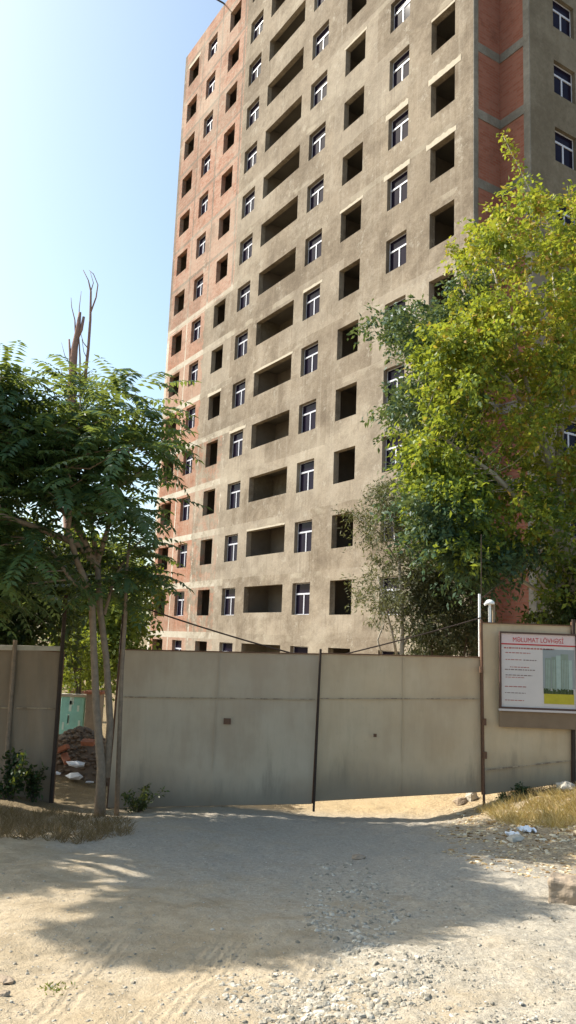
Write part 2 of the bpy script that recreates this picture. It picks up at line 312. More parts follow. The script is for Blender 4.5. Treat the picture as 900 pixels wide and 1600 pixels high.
# ------------------------------------------------------------------ ground sheet
def axis(segs):
    out = [segs[0][0]]
    for a, b, st in segs:
        n = max(1, int(round((b-a)/st))); out += [a+(b-a)*(i+1)/n for i in range(n)]
    return np.array(out)
gx = axis([(-900,-200,100),(-200,-30,17),(-30,-8,1.0),(-8,-4.5,.2),(-4.5,5.2,.045),(5.2,9,.2),(9,30,1.0),(30,200,17),(200,900,100)])
gy = axis([(-200,-20,20),(-20,0,2),(0,2.6,.3),(2.6,9,.04),(9,13.5,.07),(13.5,20,.3),(20,60,2),(60,200,14),(200,1500,100)])
GX, GY = np.meshgrid(gx, gy); GZ = gz(GX, GY)
def vnoise(x, y, s, seed):
    r = np.random.default_rng(seed); T = r.random((256, 256)); X = x*s; Y = y*s; xi = np.floor(X).astype(int); yi = np.floor(Y).astype(int)
    fx = X-xi; fy = Y-yi; fx = fx*fx*(3-2*fx); fy = fy*fy*(3-2*fy); g = lambda a, b: T[a % 256, b % 256]
    return (g(xi,yi)*(1-fx)+g(xi+1,yi)*fx)*(1-fy)+(g(xi,yi+1)*(1-fx)+g(xi+1,yi+1)*fx)*fy-.5
near = (1-sstep(14, 18, GY))*(1-sstep(7, 9, np.abs(GX)))
GZ = GZ + near*(.05*vnoise(GX, GY, 1.1, 1)+.028*vnoise(GX, GY, 3.2, 2)+.016*vnoise(GX, GY, 8, 3)+.012*vnoise(GX, GY, 19, 4))
rough = sstep(-.3, .6, GX*.5-.1+1.2*vnoise(GX, GY, .9, 5))
GZ = GZ + near*rough*(.020*vnoise(GX, GY, 13, 6)+.012*np.abs(vnoise(GX, GY, 21, 7)))
ny, nx = GX.shape
me = bpy.data.meshes.new('ground'); Vg = np.stack([GX, GY, GZ], -1).reshape(-1, 3)
idx = np.arange(nx*ny).reshape(ny, nx); Q = np.stack([idx[:-1,:-1], idx[:-1,1:], idx[1:,1:], idx[1:,:-1]], -1).reshape(-1, 4).astype(np.int32)
me.vertices.add(len(Vg)); me.vertices.foreach_set('co', Vg.astype(np.float32).ravel()); me.loops.add(Q.size); me.loops.foreach_set('vertex_index', Q.ravel())
me.polygons.add(len(Q)); me.polygons.foreach_set('loop_start', np.arange(0, Q.size, 4, dtype=np.int32)); me.polygons.foreach_set('loop_total', np.full(len(Q), 4, dtype=np.int32))
me.polygons.foreach_set('use_smooth', np.ones(len(Q), bool)); me.update(calc_edges=True); me.materials.append(M['ground'])
go = bpy.data.objects.new('ground', me); COL.objects.link(go); tag(go, kind='structure')
def G(x, y): return float(gz(x, y))+.0
def G2(x, y):                                              # with the small relief
    x = np.atleast_1d(np.asarray(x, float)); y = np.atleast_1d(np.asarray(y, float))
    z = gz(x, y)+.05*vnoise(x, y, 1.1, 1)+.028*vnoise(x, y, 3.2, 2)+.016*vnoise(x, y, 8, 3)
    return z
def ground_hit(X, Y):                                      # where the sight line of a photo pixel meets the ground
    d = ray(X, Y); T = np.arange(2.0, 60, .02); below = EYE+d[2]*T <= gz(d[0]*T, d[1]*T); t = T[int(np.argmax(below))] if below.any() else 60.
    return d[0]*t, d[1]*t, float(G2(d[0]*t, d[1]*t)[0])
def gstone(x, y):
    return float(G2(x, y)[0])

# ------------------------------------------------------------------ the tower
AZ = 1.010; OX, OY, ZB = -8.612, 52.682, EYE-2.767
UL, UR, W1, U2, DEP, HT, NF = -.85, 28.85, 1.54, 30.4, 15.0, 46.0, 15
COLS = [(0,1.649),(3.146,4.541),(6.433,7.977),(9.529,11.066),(12.055,15.956),(16.862,18.389),(20.01,21.646),(23.552,24.929),(26.376,27.82)]
SILL = [.98,.98,.98,.98,1.10,.97,.95,.93,.92]; HEAD = 2.49; TH = .30
bld = empty('apartment_tower', (OX, OY, ZB), -AZ, label='unfinished sixteen storey apartment block of raw plaster and red brick behind the gate', cat='building')
mb = MB(); edges = [UL]+[e for c in COLS for e in c]+[UR]
for i in range(0, len(edges), 2): mb.box(edges[i], edges[i+1], 0, TH, -1.2, HT)
for ci, (a, b) in enumerate(COLS):
    z = -1.2
    for k in range(NF):
        mb.box(a, b, 0, TH, z, k*3+SILL[ci]); z = k*3+HEAD
    mb.box(a, b, 0, TH, z, HT)
mb.build('front_wall', M['facade'], bld)
lp_m = simple('fresh_pale_mortar', (.40,.355,.28), .95, .25, 5, bump=.6)
for ci, k, a_, b_, hh in ((8,8,-.15,.35,.32),(8,7,-.25,.1,.26),(8,9,0,.0,.12),(7,8,-.2,.0,.3),(7,7,-.25,.15,.25),(0,14,-.1,.2,.24),(6,7,-.1,.15,.16),(5,6,0,.2,.15),(3,4,-.1,.3,.18),(2,5,-.2,.1,.2),(6,10,-.1,.1,.14),(4,2,0,.0,.1),(4,5,-.1,.1,.13)):
    a, b = COLS[ci]; n_ = 12; x0 = a+a_; x1 = b+b_; vs = []
    for i in range(n_+1): vs += [(x0+(x1-x0)*i/n_, -.012, k*3+HEAD+.006), (x0+(x1-x0)*i/n_, -.012, k*3+HEAD+hh*(1+random.uniform(-.2,.15)))]
    m = MB(); nn = len(vs); m.add(vs+[(p[0], .0-.001, p[2]) for p in vs], [(2*i,2*i+2,2*i+3,2*i+1) for i in range(n_)]+[(2*i+1,2*i+3,2*i+3+nn,2*i+1+nn) for i in range(n_)]+[(2*i,2*i+nn,2*i+2+nn,2*i+2) for i in range(n_)]+[(0,1,1+nn,nn),(2*n_+1,2*n_,2*n_+nn,2*n_+1+nn)]); m.build('lintel_patch', lp_m, bld)
# sides, back, roof
mb = MB(); mb.box(UL, UL+TH, TH, DEP, -1.2, HT); mb.box(UL+TH, U2-TH, DEP-TH, DEP, -1.2, HT); mb.build('rear_wall', M['plaster_side'], bld)
mb = MB(); mb.box(UR-TH, UR, TH, W1, -1.2, HT); mb.build('return_wall', M['brick_side'], bld)
mb = MB(); mb.box(UR-TH, U2-TH, W1, W1+TH, -1.2, HT); mb.build('recess_wall', M['brick_front'], bld)
WW = [(2.96,4.28),(7.4,8.75)]; mb = MB(); es = [W1]+[e for c in WW for e in c]+[DEP]
for i in range(0, len(es), 2): mb.box(U2-TH, U2, es[i], es[i+1], -1.2, HT)
for a, b in WW:
    z = -1.2
    for k in range(NF): mb.box(U2-TH, U2, a, b, z, k*3+.96); z = k*3+2.44
    mb.box(U2-TH, U2, a, b, z, HT)
mb.build('side_wall', M['plaster_side'], bld)
mb = MB(); mb.box(UL+TH, UR-TH, TH, DEP-TH, HT-.9, HT-.7); mb.box(UR-TH, U2-TH, W1+TH, DEP-TH, HT-.9, HT-.7); mb.build('roof', M['slab'], bld)
for k in range(NF):                                        # beams and floor slabs showing in the recess
    zt = k*3+3.0
    m_ = MB(); m_.box(UR, UR+.012+.02*(k % 2), .02, W1-.03, zt-.42, zt-.02); m_.box(UR+.04, U2-.3, W1-.035, W1-.002, zt-.42, zt-.02); m_.build('beam', M['conc'], bld)
    s_ = MB(); s_.box(UL+TH+.002, UR-TH-.002, TH+.002, DEP-TH-.01, k*3-.19, k*3); s_.build('floor_slab', M['slab'], bld)
m_ = MB(); m_.box(U2-.30, U2+.004, W1-.05, W1-.002, -1.2, HT-.1); m_.build('column', M['conc'], bld)
m_ = MB(); m_.box(UR+.002, UR+.035, .003, .22, -1.2, HT-.1); m_.build('column', M['conc'], bld)
# room partitions and back walls (real depth behind every opening)
pm = MB()
for i in range(len(COLS)-1):
    if i in (3, 4): continue
    uc = (COLS[i][1]+COLS[i+1][0])/2
    pm.box(uc-.1, uc+.1, TH+.003, 6.3, -1.0, HT-1)
pm.box(UR-TH-1.0, UR-TH-.9, TH+.01, 6.3, -1, HT-1)
# corridor wall with door openings behind columns 1,3,7,9
dd = []
for ci in (0, 2, 6, 8):
    a, b = COLS[ci]; dd.append((b-.95, b-.05))
es = [UL+TH+.01]+[e for d in dd for e in d]+[UR-TH-.01]
for i in range(0, len(es), 2): pm.box(es[i], es[i+1], 6.3, 6.5, -1, HT-1)
for a, b in dd:
    for k in range(NF): pm.box(a, b, 6.3, 6.5, k*3+2.1, k*3+3 if k < NF-1 else HT-1)
pm.box(UL+TH+.01, UR-TH-.01, 8.6, 8.8, -1, HT-1)
pm.build('partition_walls', M['room'], bld)
# loggias of column five
a5, b5 = COLS[4]
for k in range(NF):
    m_ = MB(); z0, z1 = k*3+.002, k*3+2.8
    m_.box(a5-.25, a5-.07, TH+.002, 1.75, z0, z1); m_.box(b5+.05, b5+.23, TH+.002, 1.75, z0, z1)
    m_.box(a5-.07, a5+2.35, 1.6, 1.75, z0, z1); m_.box(b5-.55, b5+.05, 1.6, 1.75, z0, z1); m_.box(a5+2.35, b5-.55, 1.6, 1.75, k*3+2.2, z1)
    lg = m_.build('loggia', M['room'] if k % 3 else M['plaster_side'], bld)
# windows
def window_mesh(w, h, along='x'):
    fr = MB(); t = .035; d = .06; tz = h*.66
    fr.box(0, w, 0, d, 0, t); fr.box(0, w, 0, d, h-t, h); fr.box(0, t, 0, d, t, h-t); fr.box(w-t, w, 0, d, t, h-t)
    fr.box(t, w-t, -.012, d, tz-.04, tz+.04); fr.box(w/2-.04, w/2+.04, -.01, d-.004, t, tz-.04)
    gl = MB(); gl.box(t-.01, w-t+.01, .022, .034, t-.01, h-t+.01)
    return fr, gl
def place_windows(spots, along):
    cache = {}
    for (x, y, z, w, h, key) in spots:
        if key not in cache:
            fr, gl = window_mesh(w, h); f = fr.build('window', M['pvc'], bld); g = gl.build('glass', M['glass'], f); cache[key] = (f, g)
        else:
            f0, g0 = cache[key]; f = f0.copy(); COL.objects.link(f); f.parent = bld; g = g0.copy(); COL.objects.link(g); g.parent = f
        f.location = (x, y, z); f.rotation_euler = (0, 0, R(90) if along == 'y' else 0)
sp = []
for ci in (1, 3, 5, 7):
    a, b = COLS[ci]
    for k in range(NF): sp.append((a+.004, .20, k*3+SILL[ci]+.004, b-a-.008, HEAD-SILL[ci]-.008, ci))
place_windows(sp, 'x')
sp = [(U2-.16, a+.004, k*3+.964, b-a-.008, 1.472, 's%d' % i) for i, (a, b) in enumerate(WW) for k in range(NF)]
place_windows(sp, 'y')
# dark strips: closed room behind framed windows comes from the partitions
pipe = MB()
def loc2w(u, w, z):
    ca, sa = math.cos(-AZ), math.sin(-AZ); return (OX+u*ca-w*sa, OY+u*sa+w*ca, ZB+z)
p0 = loc2w(5.3, .5, HT-.2); p1 = loc2w(5.3, -.05, HT+.1); p2 = loc2w(4.5, -1.9, HT+1.0)
pipe.tube([p0, p1, p2], [.06,.06,.045], 8); pipe.tube([loc2w(4.35, -1.9, HT+1.05), loc2w(4.7, -1.95, HT+.92)], .1, 8)
pipe.build('scaffold_pipe', M['iron'], label='thin dark pipe poking out over the roof edge of the brick tower', cat='pipe')

# ------------------------------------------------------------------ foliage builders
def leaves(C, D, L, W, N=None):                            # centres, directions, lengths, widths -> quads
    n = len(C); D = D/np.linalg.norm(D, axis=1, keepdims=True)
    if N is None: N = rng.normal(size=(n, 3)); N[:, 2] = np.abs(N[:, 2])+.4
    S = np.cross(D, N); S /= (np.linalg.norm(S, axis=1, keepdims=True)+1e-9); UPN = np.cross(S, D)
    L = L[:, None]; W = W[:, None]
    a = C; b = C+D*L*.42+S*W*.5+UPN*W*.12; c = C+D*L-UPN*L*.10; d = C+D*L*.42-S*W*.5+UPN*W*.12
    return np.stack([a, b, c, d], 1).reshape(-1, 3)
def inpoly(x, y, poly):
    r = False; n = len(poly); j = n-1
    for i in range(n):
        xi, yi = poly[i]; xj, yj = poly[j]
        if (yi > y) != (yj > y) and x < (xj-xi)*(y-yi)/(yj-yi)+xi: r = not r
        j = i
    return r
def sample_poly(poly, n, ylo, yhi, holes=()):
    xs = [p[0] for p in poly]; ys = [p[1] for p in poly]; out = []
    while len(out) < n:
        x = random.uniform(min(xs), max(xs)); y = random.uniform(min(ys), max(ys))
        if inpoly(x, y, poly) and not any((x-h[0])**2/h[2]**2+(y-h[1])**2/h[3]**2 < 1 for h in holes): out.append(at(x, y, random.uniform(ylo, yhi)))
    return np.array(out)
def skeleton_samples(branches, k=14):
    out = []
    for pts, rad in branches:
        P = np.array(pts)
        for i in range(len(P)-1):
            for t in np.linspace(0, 1, k): out.append((*(P[i]*(1-t)+P[i+1]*t), rad[i]*(1-t)+rad[i+1]*t))
    return np.array(out)
def tree(name, trunk_pts, trunk_rad, limbs, clumps, leaf_fn, bark, lmat, label, cat='tree', group=None, twig=.018, lmat2=None):
    base = trunk_pts[0]
    root = empty(name, base, label=label, cat=cat, group=group)
    off = np.array(base)
    def loc(P): return [tuple(np.array(p)-off) for p in P]
    m = MB(); m.tube(loc(trunk_pts), trunk_rad, 10, jit=.06); m.build('trunk', bark, root, smooth=True)
    m = MB(); sk = [(trunk_pts, trunk_rad)]+limbs
    for pts, rad in limbs: m.tube(loc(pts), rad, 7, jit=.08)
    S = skeleton_samples(sk)
    for c in clumps:
        d = np.linalg.norm(S[:, :3]-c, axis=1)+np.maximum(0, S[:, 2]-c[2])*1.5
        j = int(np.argmin(d)); s = S[j]
        if d[j] > 1.15: continue
        mid = (s[:3]*.5+c*.5)+np.array([random.uniform(-.1,.1), random.uniform(-.1,.1), random.uniform(-.15,.05)])*min(1, d[j])
        r0 = min(s[3]*.7, twig*(.6+.5*d[j])); m.tube(loc([s[:3], mid, c]), [r0, r0*.7, r0*.35], 4, cap=False)
    m.build('limbs', bark, root, smooth=True)
    V, T = leaf_fn(clumps)
    np_mesh('crown', V-off, None, lmat, root, tint=T)
    return root
def broad(n_per, spread, L, W, droop=.2, tint=(.5,.25), tfun=None):
    def fn(clumps):
        n = len(clumps)*n_per; cc = np.repeat(clumps, n_per, axis=0)
        o = rng.normal(size=(n, 3)); o /= np.linalg.norm(o, axis=1, keepdims=True); o *= (rng.random((n, 1))**.45)*spread; o[:, 2] *= .75
        C = cc+o; D = rng.normal(size=(n, 3))+o/spread*.8; D[:, 2] -= droop
        ct = np.repeat(rng.normal(0, .12, len(clumps)), n_per)
        T = rng.normal(tint[0], tint[1], n)+ct
        if tfun is not None: T = T+tfun(C)
        return leaves(C, D, L*rng.uniform(.6, 1.25, n), W*rng.uniform(.7, 1.2, n)), np.clip(T, 0, 1)
    return fn
def spray(n_per, reach, L, W, tint=(.5,.2), tfun=None, rays=6, droop=.35):
    def fn(clumps):
        nc = len(clumps); rd = rng.normal(size=(nc, rays, 3)); rd[..., 2] = rd[..., 2]*.6+.15; rd /= np.linalg.norm(rd, axis=2, keepdims=True)
        rl = reach*rng.uniform(.45, 1.25, (nc, rays)); k = n_per//rays; n = nc*rays*k
        t = rng.random((nc, rays, k))**.8; q = clumps[:, None, None, :]+rd[:, :, None, :]*(t*rl[:, :, None])[..., None]; q[..., 2] -= droop*t**2*rl[:, :, None]
        C = q.reshape(-1, 3)+rng.normal(0, .055, (n, 3)); D = np.repeat(rd.reshape(-1, 3), k, axis=0)*.7+rng.normal(0, .6, (n, 3)); D[:, 2] -= .35
        T = rng.normal(tint[0], tint[1], n)+np.repeat(rng.normal(0, .13, nc*rays), k)
        if tfun is not None: T = T+tfun(C)
        return leaves(C, D, L*rng.uniform(.55, 1.3, n), W*rng.uniform(.7, 1.2, n)), np.clip(T, 0, 1)
    return fn
def pinnate(n_per, spread, RL=.74, pairs=10, ll=.165, lw=.058):
    def fn(clumps):
        nc = len(clumps); n = nc*n_per; c = np.repeat(clumps, n_per, axis=0); ct = np.repeat(rng.normal(0, .12, nc), n_per)
        az = rng.uniform(0, 6.28, n); el = rng.uniform(-.15, .75, n)
        d = np.stack([np.cos(az)*np.cos(el), np.sin(az)*np.cos(el), np.sin(el)], 1)
        q = c+d*rng.uniform(0, spread, (n, 1))*.8+rng.normal(0, spread*.25, (n, 3)); rl = RL*rng.uniform(.65, 1.2, n)[:, None]; dd = d.copy()
        tt = rng.normal(.4, .14, n)+ct; Z = np.array([0, 0, 1.]); nz = lambda a: a/(np.linalg.norm(a, axis=1, keepdims=True)+1e-9)
        side0 = nz(np.cross(d, Z)); sag = rng.uniform(.05, .13, n)[:, None]*np.array([[0, 0, -1.]]); Cs = []; Ds = []; Ls = []; Ns = []; T = []
        for i in range(pairs):
            dd = nz(dd+sag); q = q+dd*rl/pairs; s = nz(np.cross(dd, Z))*.6+side0*.4; up = np.cross(s, dd); f = 1.1-.5*abs(i/pairs-.35)
            for sg in (-1, 1):
                Cs.append(q); Ds.append(s*sg+dd*.35+np.array([0, 0, -.28])+rng.normal(0, .10, (n, 3))); Ls.append(np.full(n, ll*f)); Ns.append(up+rng.normal(0, .15, (n, 3))); T.append(tt+rng.normal(0, .05, n))
        Cs.append(q); Ds.append(dd); Ls.append(np.full(n, ll)); Ns.append(np.cross(s, dd)); T.append(tt)
        L = np.concatenate(Ls); return leaves(np.concatenate(Cs), np.concatenate(Ds), L, L*lw/ll, np.concatenate(Ns)), np.clip(np.concatenate(T), 0, 1)
    return fn
def P(*a): return at(*a)
def onG(X, y):                                             # point on the ground at sight column X, distance y
    x = ray(X, 1250)[0]/ray(X, 1250)[1]*y; return (x, y, float(G2(x, y)[0])-.05)

# ---- left ailanthus
TY = 11.4
tb = onG(158, TY)
trunk = [tb, P(158,1200,TY), P(150,1100,TY), P(146,1000,TY), P(143,930,TY-.1), P(122,880,TY-.2), P(106,830,TY-.4)]
limbs = [([P(166,1215,TY+.05), P(172,1130,TY+.15), P(166,1030,TY+.15), P(156,950,TY+.1), P(152,880,TY+.1)], [.06,.05,.05,.048,.045]),
 ([P(152,885,TY+.1), P(120,850,TY), P(60,825,TY-.5), P(0,805,TY-1.1), P(-60,790,TY-1.6)], [.055,.05,.045,.04,.03]),
 ([P(152,885,TY+.1), P(118,820,TY), P(90,790,TY-.1), P(60,760,TY-.3), P(30,700,TY-.6)], [.05,.045,.035,.03,.02]),
 ([P(106,830,TY-.4), P(112,790,TY-.5), P(107,740,TY-.6), P(95,680,TY-.7)], [.035,.03,.025,.015]),
 ([P(143,930,TY-.1), P(110,905,TY-.2), P(80,860,TY-.4), P(40,840,TY-.7)], [.03,.028,.022,.016]),
 ([P(152,880,TY+.1), P(170,820,TY+.2), P(185,760,TY+.3), P(205,690,TY+.4), P(215,640,TY+.4)], [.045,.035,.03,.02,.012]),
 ([P(185,760,TY+.3), P(215,740,TY+.4), P(245,710,TY+.3)], [.028,.02,.01]),
 ([P(152,880,TY+.1), P(140,800,TY+.4), P(130,700,TY+.5), P(125,620,TY+.5)], [.04,.032,.022,.012]),
 ([P(163,960,TY+.1), P(180,900,TY+.4), P(205,860,TY+.5), P(235,830,TY+.5)], [.025,.02,.016,.01]),
 ([P(0,805,TY-1.1), P(-20,720,TY-1.4), P(-10,640,TY-1.5), P(0,590,TY-1.5)], [.035,.03,.02,.012]),
 (list(map(tuple, [np.array(onG(184, TY+.2)), P(190,1050,TY+.2), P(196,960,TY+.2), P(197,900,TY+.3), P(205,820,TY+.3)])), [.035,.03,.028,.024,.015])]
polyL = [(-90,590),(-20,585),(5,620),(45,660),(62,635),(80,640),(105,632),(130,640),(150,675),(180,660),(195,645),(205,665),(212,690),(212,715),(200,750),(210,775),(205,795),(190,815),(165,825),(150,815),(120,790),(90,780),(60,780),(20,790),(-90,840)]
cl = sample_poly(polyL, 108, TY-1.2, TY+1.2)
cl2 = sample_poly([(-90,820),(30,800),(60,870),(40,940),(-90,970)], 30, TY-1.2, TY+.8)
clt = np.array([P(x, y, TY+dy_) for x, y, dy_ in ((128,606,0),(212,612,.3),(196,628,.2),(228,700,.2),(222,745,.3),(14,588,-1),(45,635,-.5),(84,612,-.3),(215,665,.3),(215,800,.2),(205,870,.3))])
cl3 = sample_poly([(150,860),(200,850),(205,890),(190,930),(165,930)], 9, TY, TY+1)
tree('ailanthus_tree', trunk, [.085,.06,.052,.05,.048,.042,.038], limbs, np.vstack([cl, cl2, cl3, clt]), pinnate(9, .38), M['bark'], M['lf_ail'],
     'large forked tree with drooping feathery compound leaves in the gap left of the gate', twig=.016)
# ---- trees behind the left fence
def bgtree(name, X, y, poly, n, fn, lm, label, ylo, yhi, bark=M['barkdark'], r=.12, toppx=None, group='trees behind the fence'):
    cl = sample_poly(poly, n, ylo, yhi); b = onG(X, y); top = cl[:, 2].max(); cx = cl[:, 0].mean()
    tk = [b, (b[0]*.7+cx*.3, y, b[2]+(top-b[2])*.4), (b[0]*.3+cx*.7, y, b[2]+(top-b[2])*.65), (cx, y, top-.4)]
    return tree(name, tk, [r, r*.8, r*.5, r*.2], [([tk[1], tuple(cl[3]*.6+np.array(tk[2])*.4), tuple(cl[3])], [r*.5, r*.3, r*.1]), ([tk[2], tuple(cl[5]*.5+np.array(tk[2])*.5), tuple(cl[5])], [r*.4, r*.25, r*.1])], cl, fn, bark, lm, label, group=group)
bgtree('dark_tree', 20, 15, [(-110,820),(60,840),(110,900),(112,985),(95,1015),(-110,1020)], 85, broad(200, .55, .15, .08), M['lf_dark'], 'dense dark green tree right behind the far left fence panel', 13.7, 16.5)
bgtree('leafy_tree', 190, 21, [(95,860),(150,830),(225,870),(240,905),(228,960),(232,1000),(228,1060),(150,1060),(95,1040)], 75, broad(190, .65, .17, .10), M['lf_bright'], 'pale green leafy tree growing between the forked trunk and the brick tower', 19.5, 23, r=.13)
bgtree('round_bush', 118, 17.5, [(90,985),(150,985),(155,1085),(90,1080)], 22, broad(130, .38, .10, .06), M['lf_bright'], 'sunny light green bush seen in the gap above the turquoise panel', 16.8, 18.6, r=.06)
# ---- dead tree
DY = 26
b = onG(112, DY); root = empty('dead_tree', b, label='tall dead tree with a bare reddish trunk and thin leafless branches above the left crown', cat='tree')
o_ = np.array(b); lc = lambda L: [tuple(np.array(p)-o_) for p in L]
m = MB(); m.tube(lc([b, P(108,800,DY), P(112,600,DY), P(116,545,DY), P(122,512,DY), P(125,488,DY)]), [.24,.20,.14,.12,.09,.05], 8, jit=.1); m.build('trunk', M['deadwood'], root, smooth=True)
m = MB()
for L_, r_ in [([P(119,532,DY),P(127,515,DY),P(131,495,DY)],[.07,.06,.045]), ([P(110,600,DY),P(110,560,DY),P(108,530,DY)],[.06,.05,.03]),
   ([P(128,620,DY),P(133,590,DY),P(138,545,DY),P(141,500,DY),P(142,455,DY),P(138,438,DY),P(130,422,DY)],[.07,.06,.05,.045,.035,.02,.012]),
   ([P(141,490,DY),P(150,465,DY),P(153,445,DY),P(146,428,DY),P(139,422,DY)],[.03,.025,.02,.014,.008]), ([P(142,455,DY),P(146,442,DY),P(141,425,DY)],[.02,.014,.008]),
   ([P(138,545,DY),P(130,535,DY),P(126,520,DY)],[.02,.015,.008]), ([P(125,600,DY),P(125,560,DY),P(123,520,DY)],[.035,.03,.02]), ([P(118,520,DY),P(117,500,DY),P(112,480,DY),P(111,465,DY)],[.03,.022,.014,.008]),
   ([P(123,500,DY),P(124,480,DY),P(127,455,DY)],[.02,.014,.007]), ([P(110,570,DY),P(101,555,DY),P(96,535,DY)],[.018,.012,.006]), ([P(108,595,DY),P(98,588,DY),P(93,568,DY)],[.018,.012,.006]), ([P(136,560,DY),P(131,550,DY),P(128,530,DY)],[.018,.012,.007])]:
    m.tube(lc(L_), r_, 6, jit=.08)
m.build('branch', M['deadwood'], root, smooth=True)
V, T = broad(120, .38, .12, .07)(np.array([P(x, y, DY) for x, y in ((118,590),(133,585),(126,605),(140,612),(112,612),(134,602),(108,630),(128,630))]))
np_mesh('crown', V-o_, None, M['lf_bright'], root, tint=T)
# ---- right tree
RY = 15.5
polyR = [(760,352),(775,340),(800,318),(830,295),(870,318),(900,305),(980,330),(1040,500),(1040,940),(900,955),(845,950),(840,890),(790,870),(760,868),(720,880),(735,850),(700,790),(670,770),(645,745),(655,715),(648,690),(675,660),(680,630),(690,600),(690,570),(675,540),(690,500),(712,470),(740,440)]
def tint_right(C):                                          # light and shade put into the tint: dark green low left, yellow-green upper right
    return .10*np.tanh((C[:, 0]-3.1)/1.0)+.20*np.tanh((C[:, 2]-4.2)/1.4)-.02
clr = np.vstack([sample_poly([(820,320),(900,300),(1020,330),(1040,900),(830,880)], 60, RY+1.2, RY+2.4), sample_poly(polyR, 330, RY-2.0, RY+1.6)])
shoots = [[P(900,420,RY),P(845,330,RY),P(822,285,RY),P(800,240,RY),P(786,212,RY)], [P(760,470,RY),P(735,450,RY),P(712,400,RY),P(704,382,RY)], [P(870,380,RY),P(862,330,RY),P(845,300,RY)]]
clr = np.vstack([clr, sample_poly([(636,695),(700,640),(740,640),(740,790),(690,790),(640,740)], 26, RY-1.6, RY), sample_poly([(655,560),(700,520),(760,460),(760,640),(670,625)], 26, RY-1.6, RY), sample_poly([(745,352),(790,330),(780,420),(730,440)], 7, RY-1, RY)])
clsh = []
clr = np.vstack([clr, sample_poly([(625,800),(700,780),(760,850),(745,900),(690,870)], 10, RY-1.4, RY)])
for s in shoots:
    for i in range(len(s)-1):
        for t in (.2, .6, 1): clsh.append(np.array(s[i])*(1-t)+np.array(s[i+1])*t)
rb = onG(905, RY+.5)
trk = [rb, P(902,960,RY+.4), P(893,900,RY+.2), P(880,840,RY), P(870,760,RY)]
lim = [([P(893,900,RY+.2),P(850,930,RY-.2),P(812,905,RY-.4),P(790,880,RY-.5)],[.06,.05,.035,.02]), ([P(880,840,RY),P(830,800,RY-.3),P(770,740,RY-.6),P(700,690,RY-.7),P(660,660,RY-.7)],[.08,.06,.05,.03,.015]),
 ([P(870,760,RY),P(840,660,RY+.2),P(790,590,RY),P(740,545,RY),P(700,528,RY-.2)],[.09,.07,.05,.03,.012]), ([P(870,760,RY),P(880,620,RY+.2),P(870,480,RY+.3),P(860,380,RY+.2)],[.09,.06,.04,.02]),
 ([P(840,660,RY+.2),P(800,520,RY+.3),P(770,420,RY+.2)],[.05,.035,.02]), ([P(893,900,RY+.2),P(940,780,RY),P(960,600,RY)],[.09,.06,.03]), ([P(860,935,RY-.2),P(835,890,RY-.3),P(822,860,RY-.3),P(800,820,RY-.3)],[.03,.025,.02,.01]),
 ([P(893,900,RY+.2),P(870,880,RY-.6),P(850,830,RY-.8)],[.035,.03,.015])]+[(s, list(np.linspace(.02,.006,len(s)))) for s in shoots]
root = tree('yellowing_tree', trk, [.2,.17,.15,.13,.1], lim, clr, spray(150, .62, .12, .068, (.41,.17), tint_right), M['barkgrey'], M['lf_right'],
     'big tree with yellow-green autumn-tinged leaves hanging over the wall right of the gate', twig=.010)
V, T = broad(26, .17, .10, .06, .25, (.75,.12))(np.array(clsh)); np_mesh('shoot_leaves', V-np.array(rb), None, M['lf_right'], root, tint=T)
# darker, bluer tree behind it on the left side
clb0 = sample_poly([(640,790),(700,760),(760,830),(770,910),(735,915),(690,880),(650,830)], 34, 13.9, 14.8)
clb = sample_poly([(750,370),(765,440),(745,600),(760,900),(735,905),(690,870),(650,800),(632,760),(640,700),(612,625),(640,600),(655,560),(590,515),(588,492),(650,488),(705,470),(725,400)], 190, 15.6, 18.8)
clb = np.vstack([clb, clb0, sample_poly([(750,860),(800,845),(840,860),(835,885),(780,880)], 7, 14.3, 15.5)]); bb = onG(745, 18.2); tk = [bb, P(738,940,18.2), P(730,800,18.2), P(720,650,18.2), P(735,480,18.2)]
tree('blue_green_tree', tk, [.16,.13,.11,.08,.03], [([tk[2], P(690,720,18), P(640,660,18)], [.06,.04,.02]), ([tk[3], P(660,550,18), P(600,505,18)], [.05,.03,.015])], clb, spray(140, .66, .13, .06, (.5,.2)), M['barkdark'], M['lf_cool'],
     'blue-green tree standing behind the left half of the yellowing crown', twig=.014)
cld = sample_poly([(838,890),(900,880),(1000,880),(1000,990),(840,985)], 34, 15.2, 17.2)
bd = onG(880, 16.2); tree('dark_shrub', [bd, P(882,1010,16.2), P(885,930,16.2)], [.06,.05,.02], [([bd, P(860,960,16)], [.03,.01])], cld, broad(200, .42, .13, .08), M['barkdark'], M['lf_dark'],
     'low dark green shrub peeping over the wall above the information board', 'shrub')
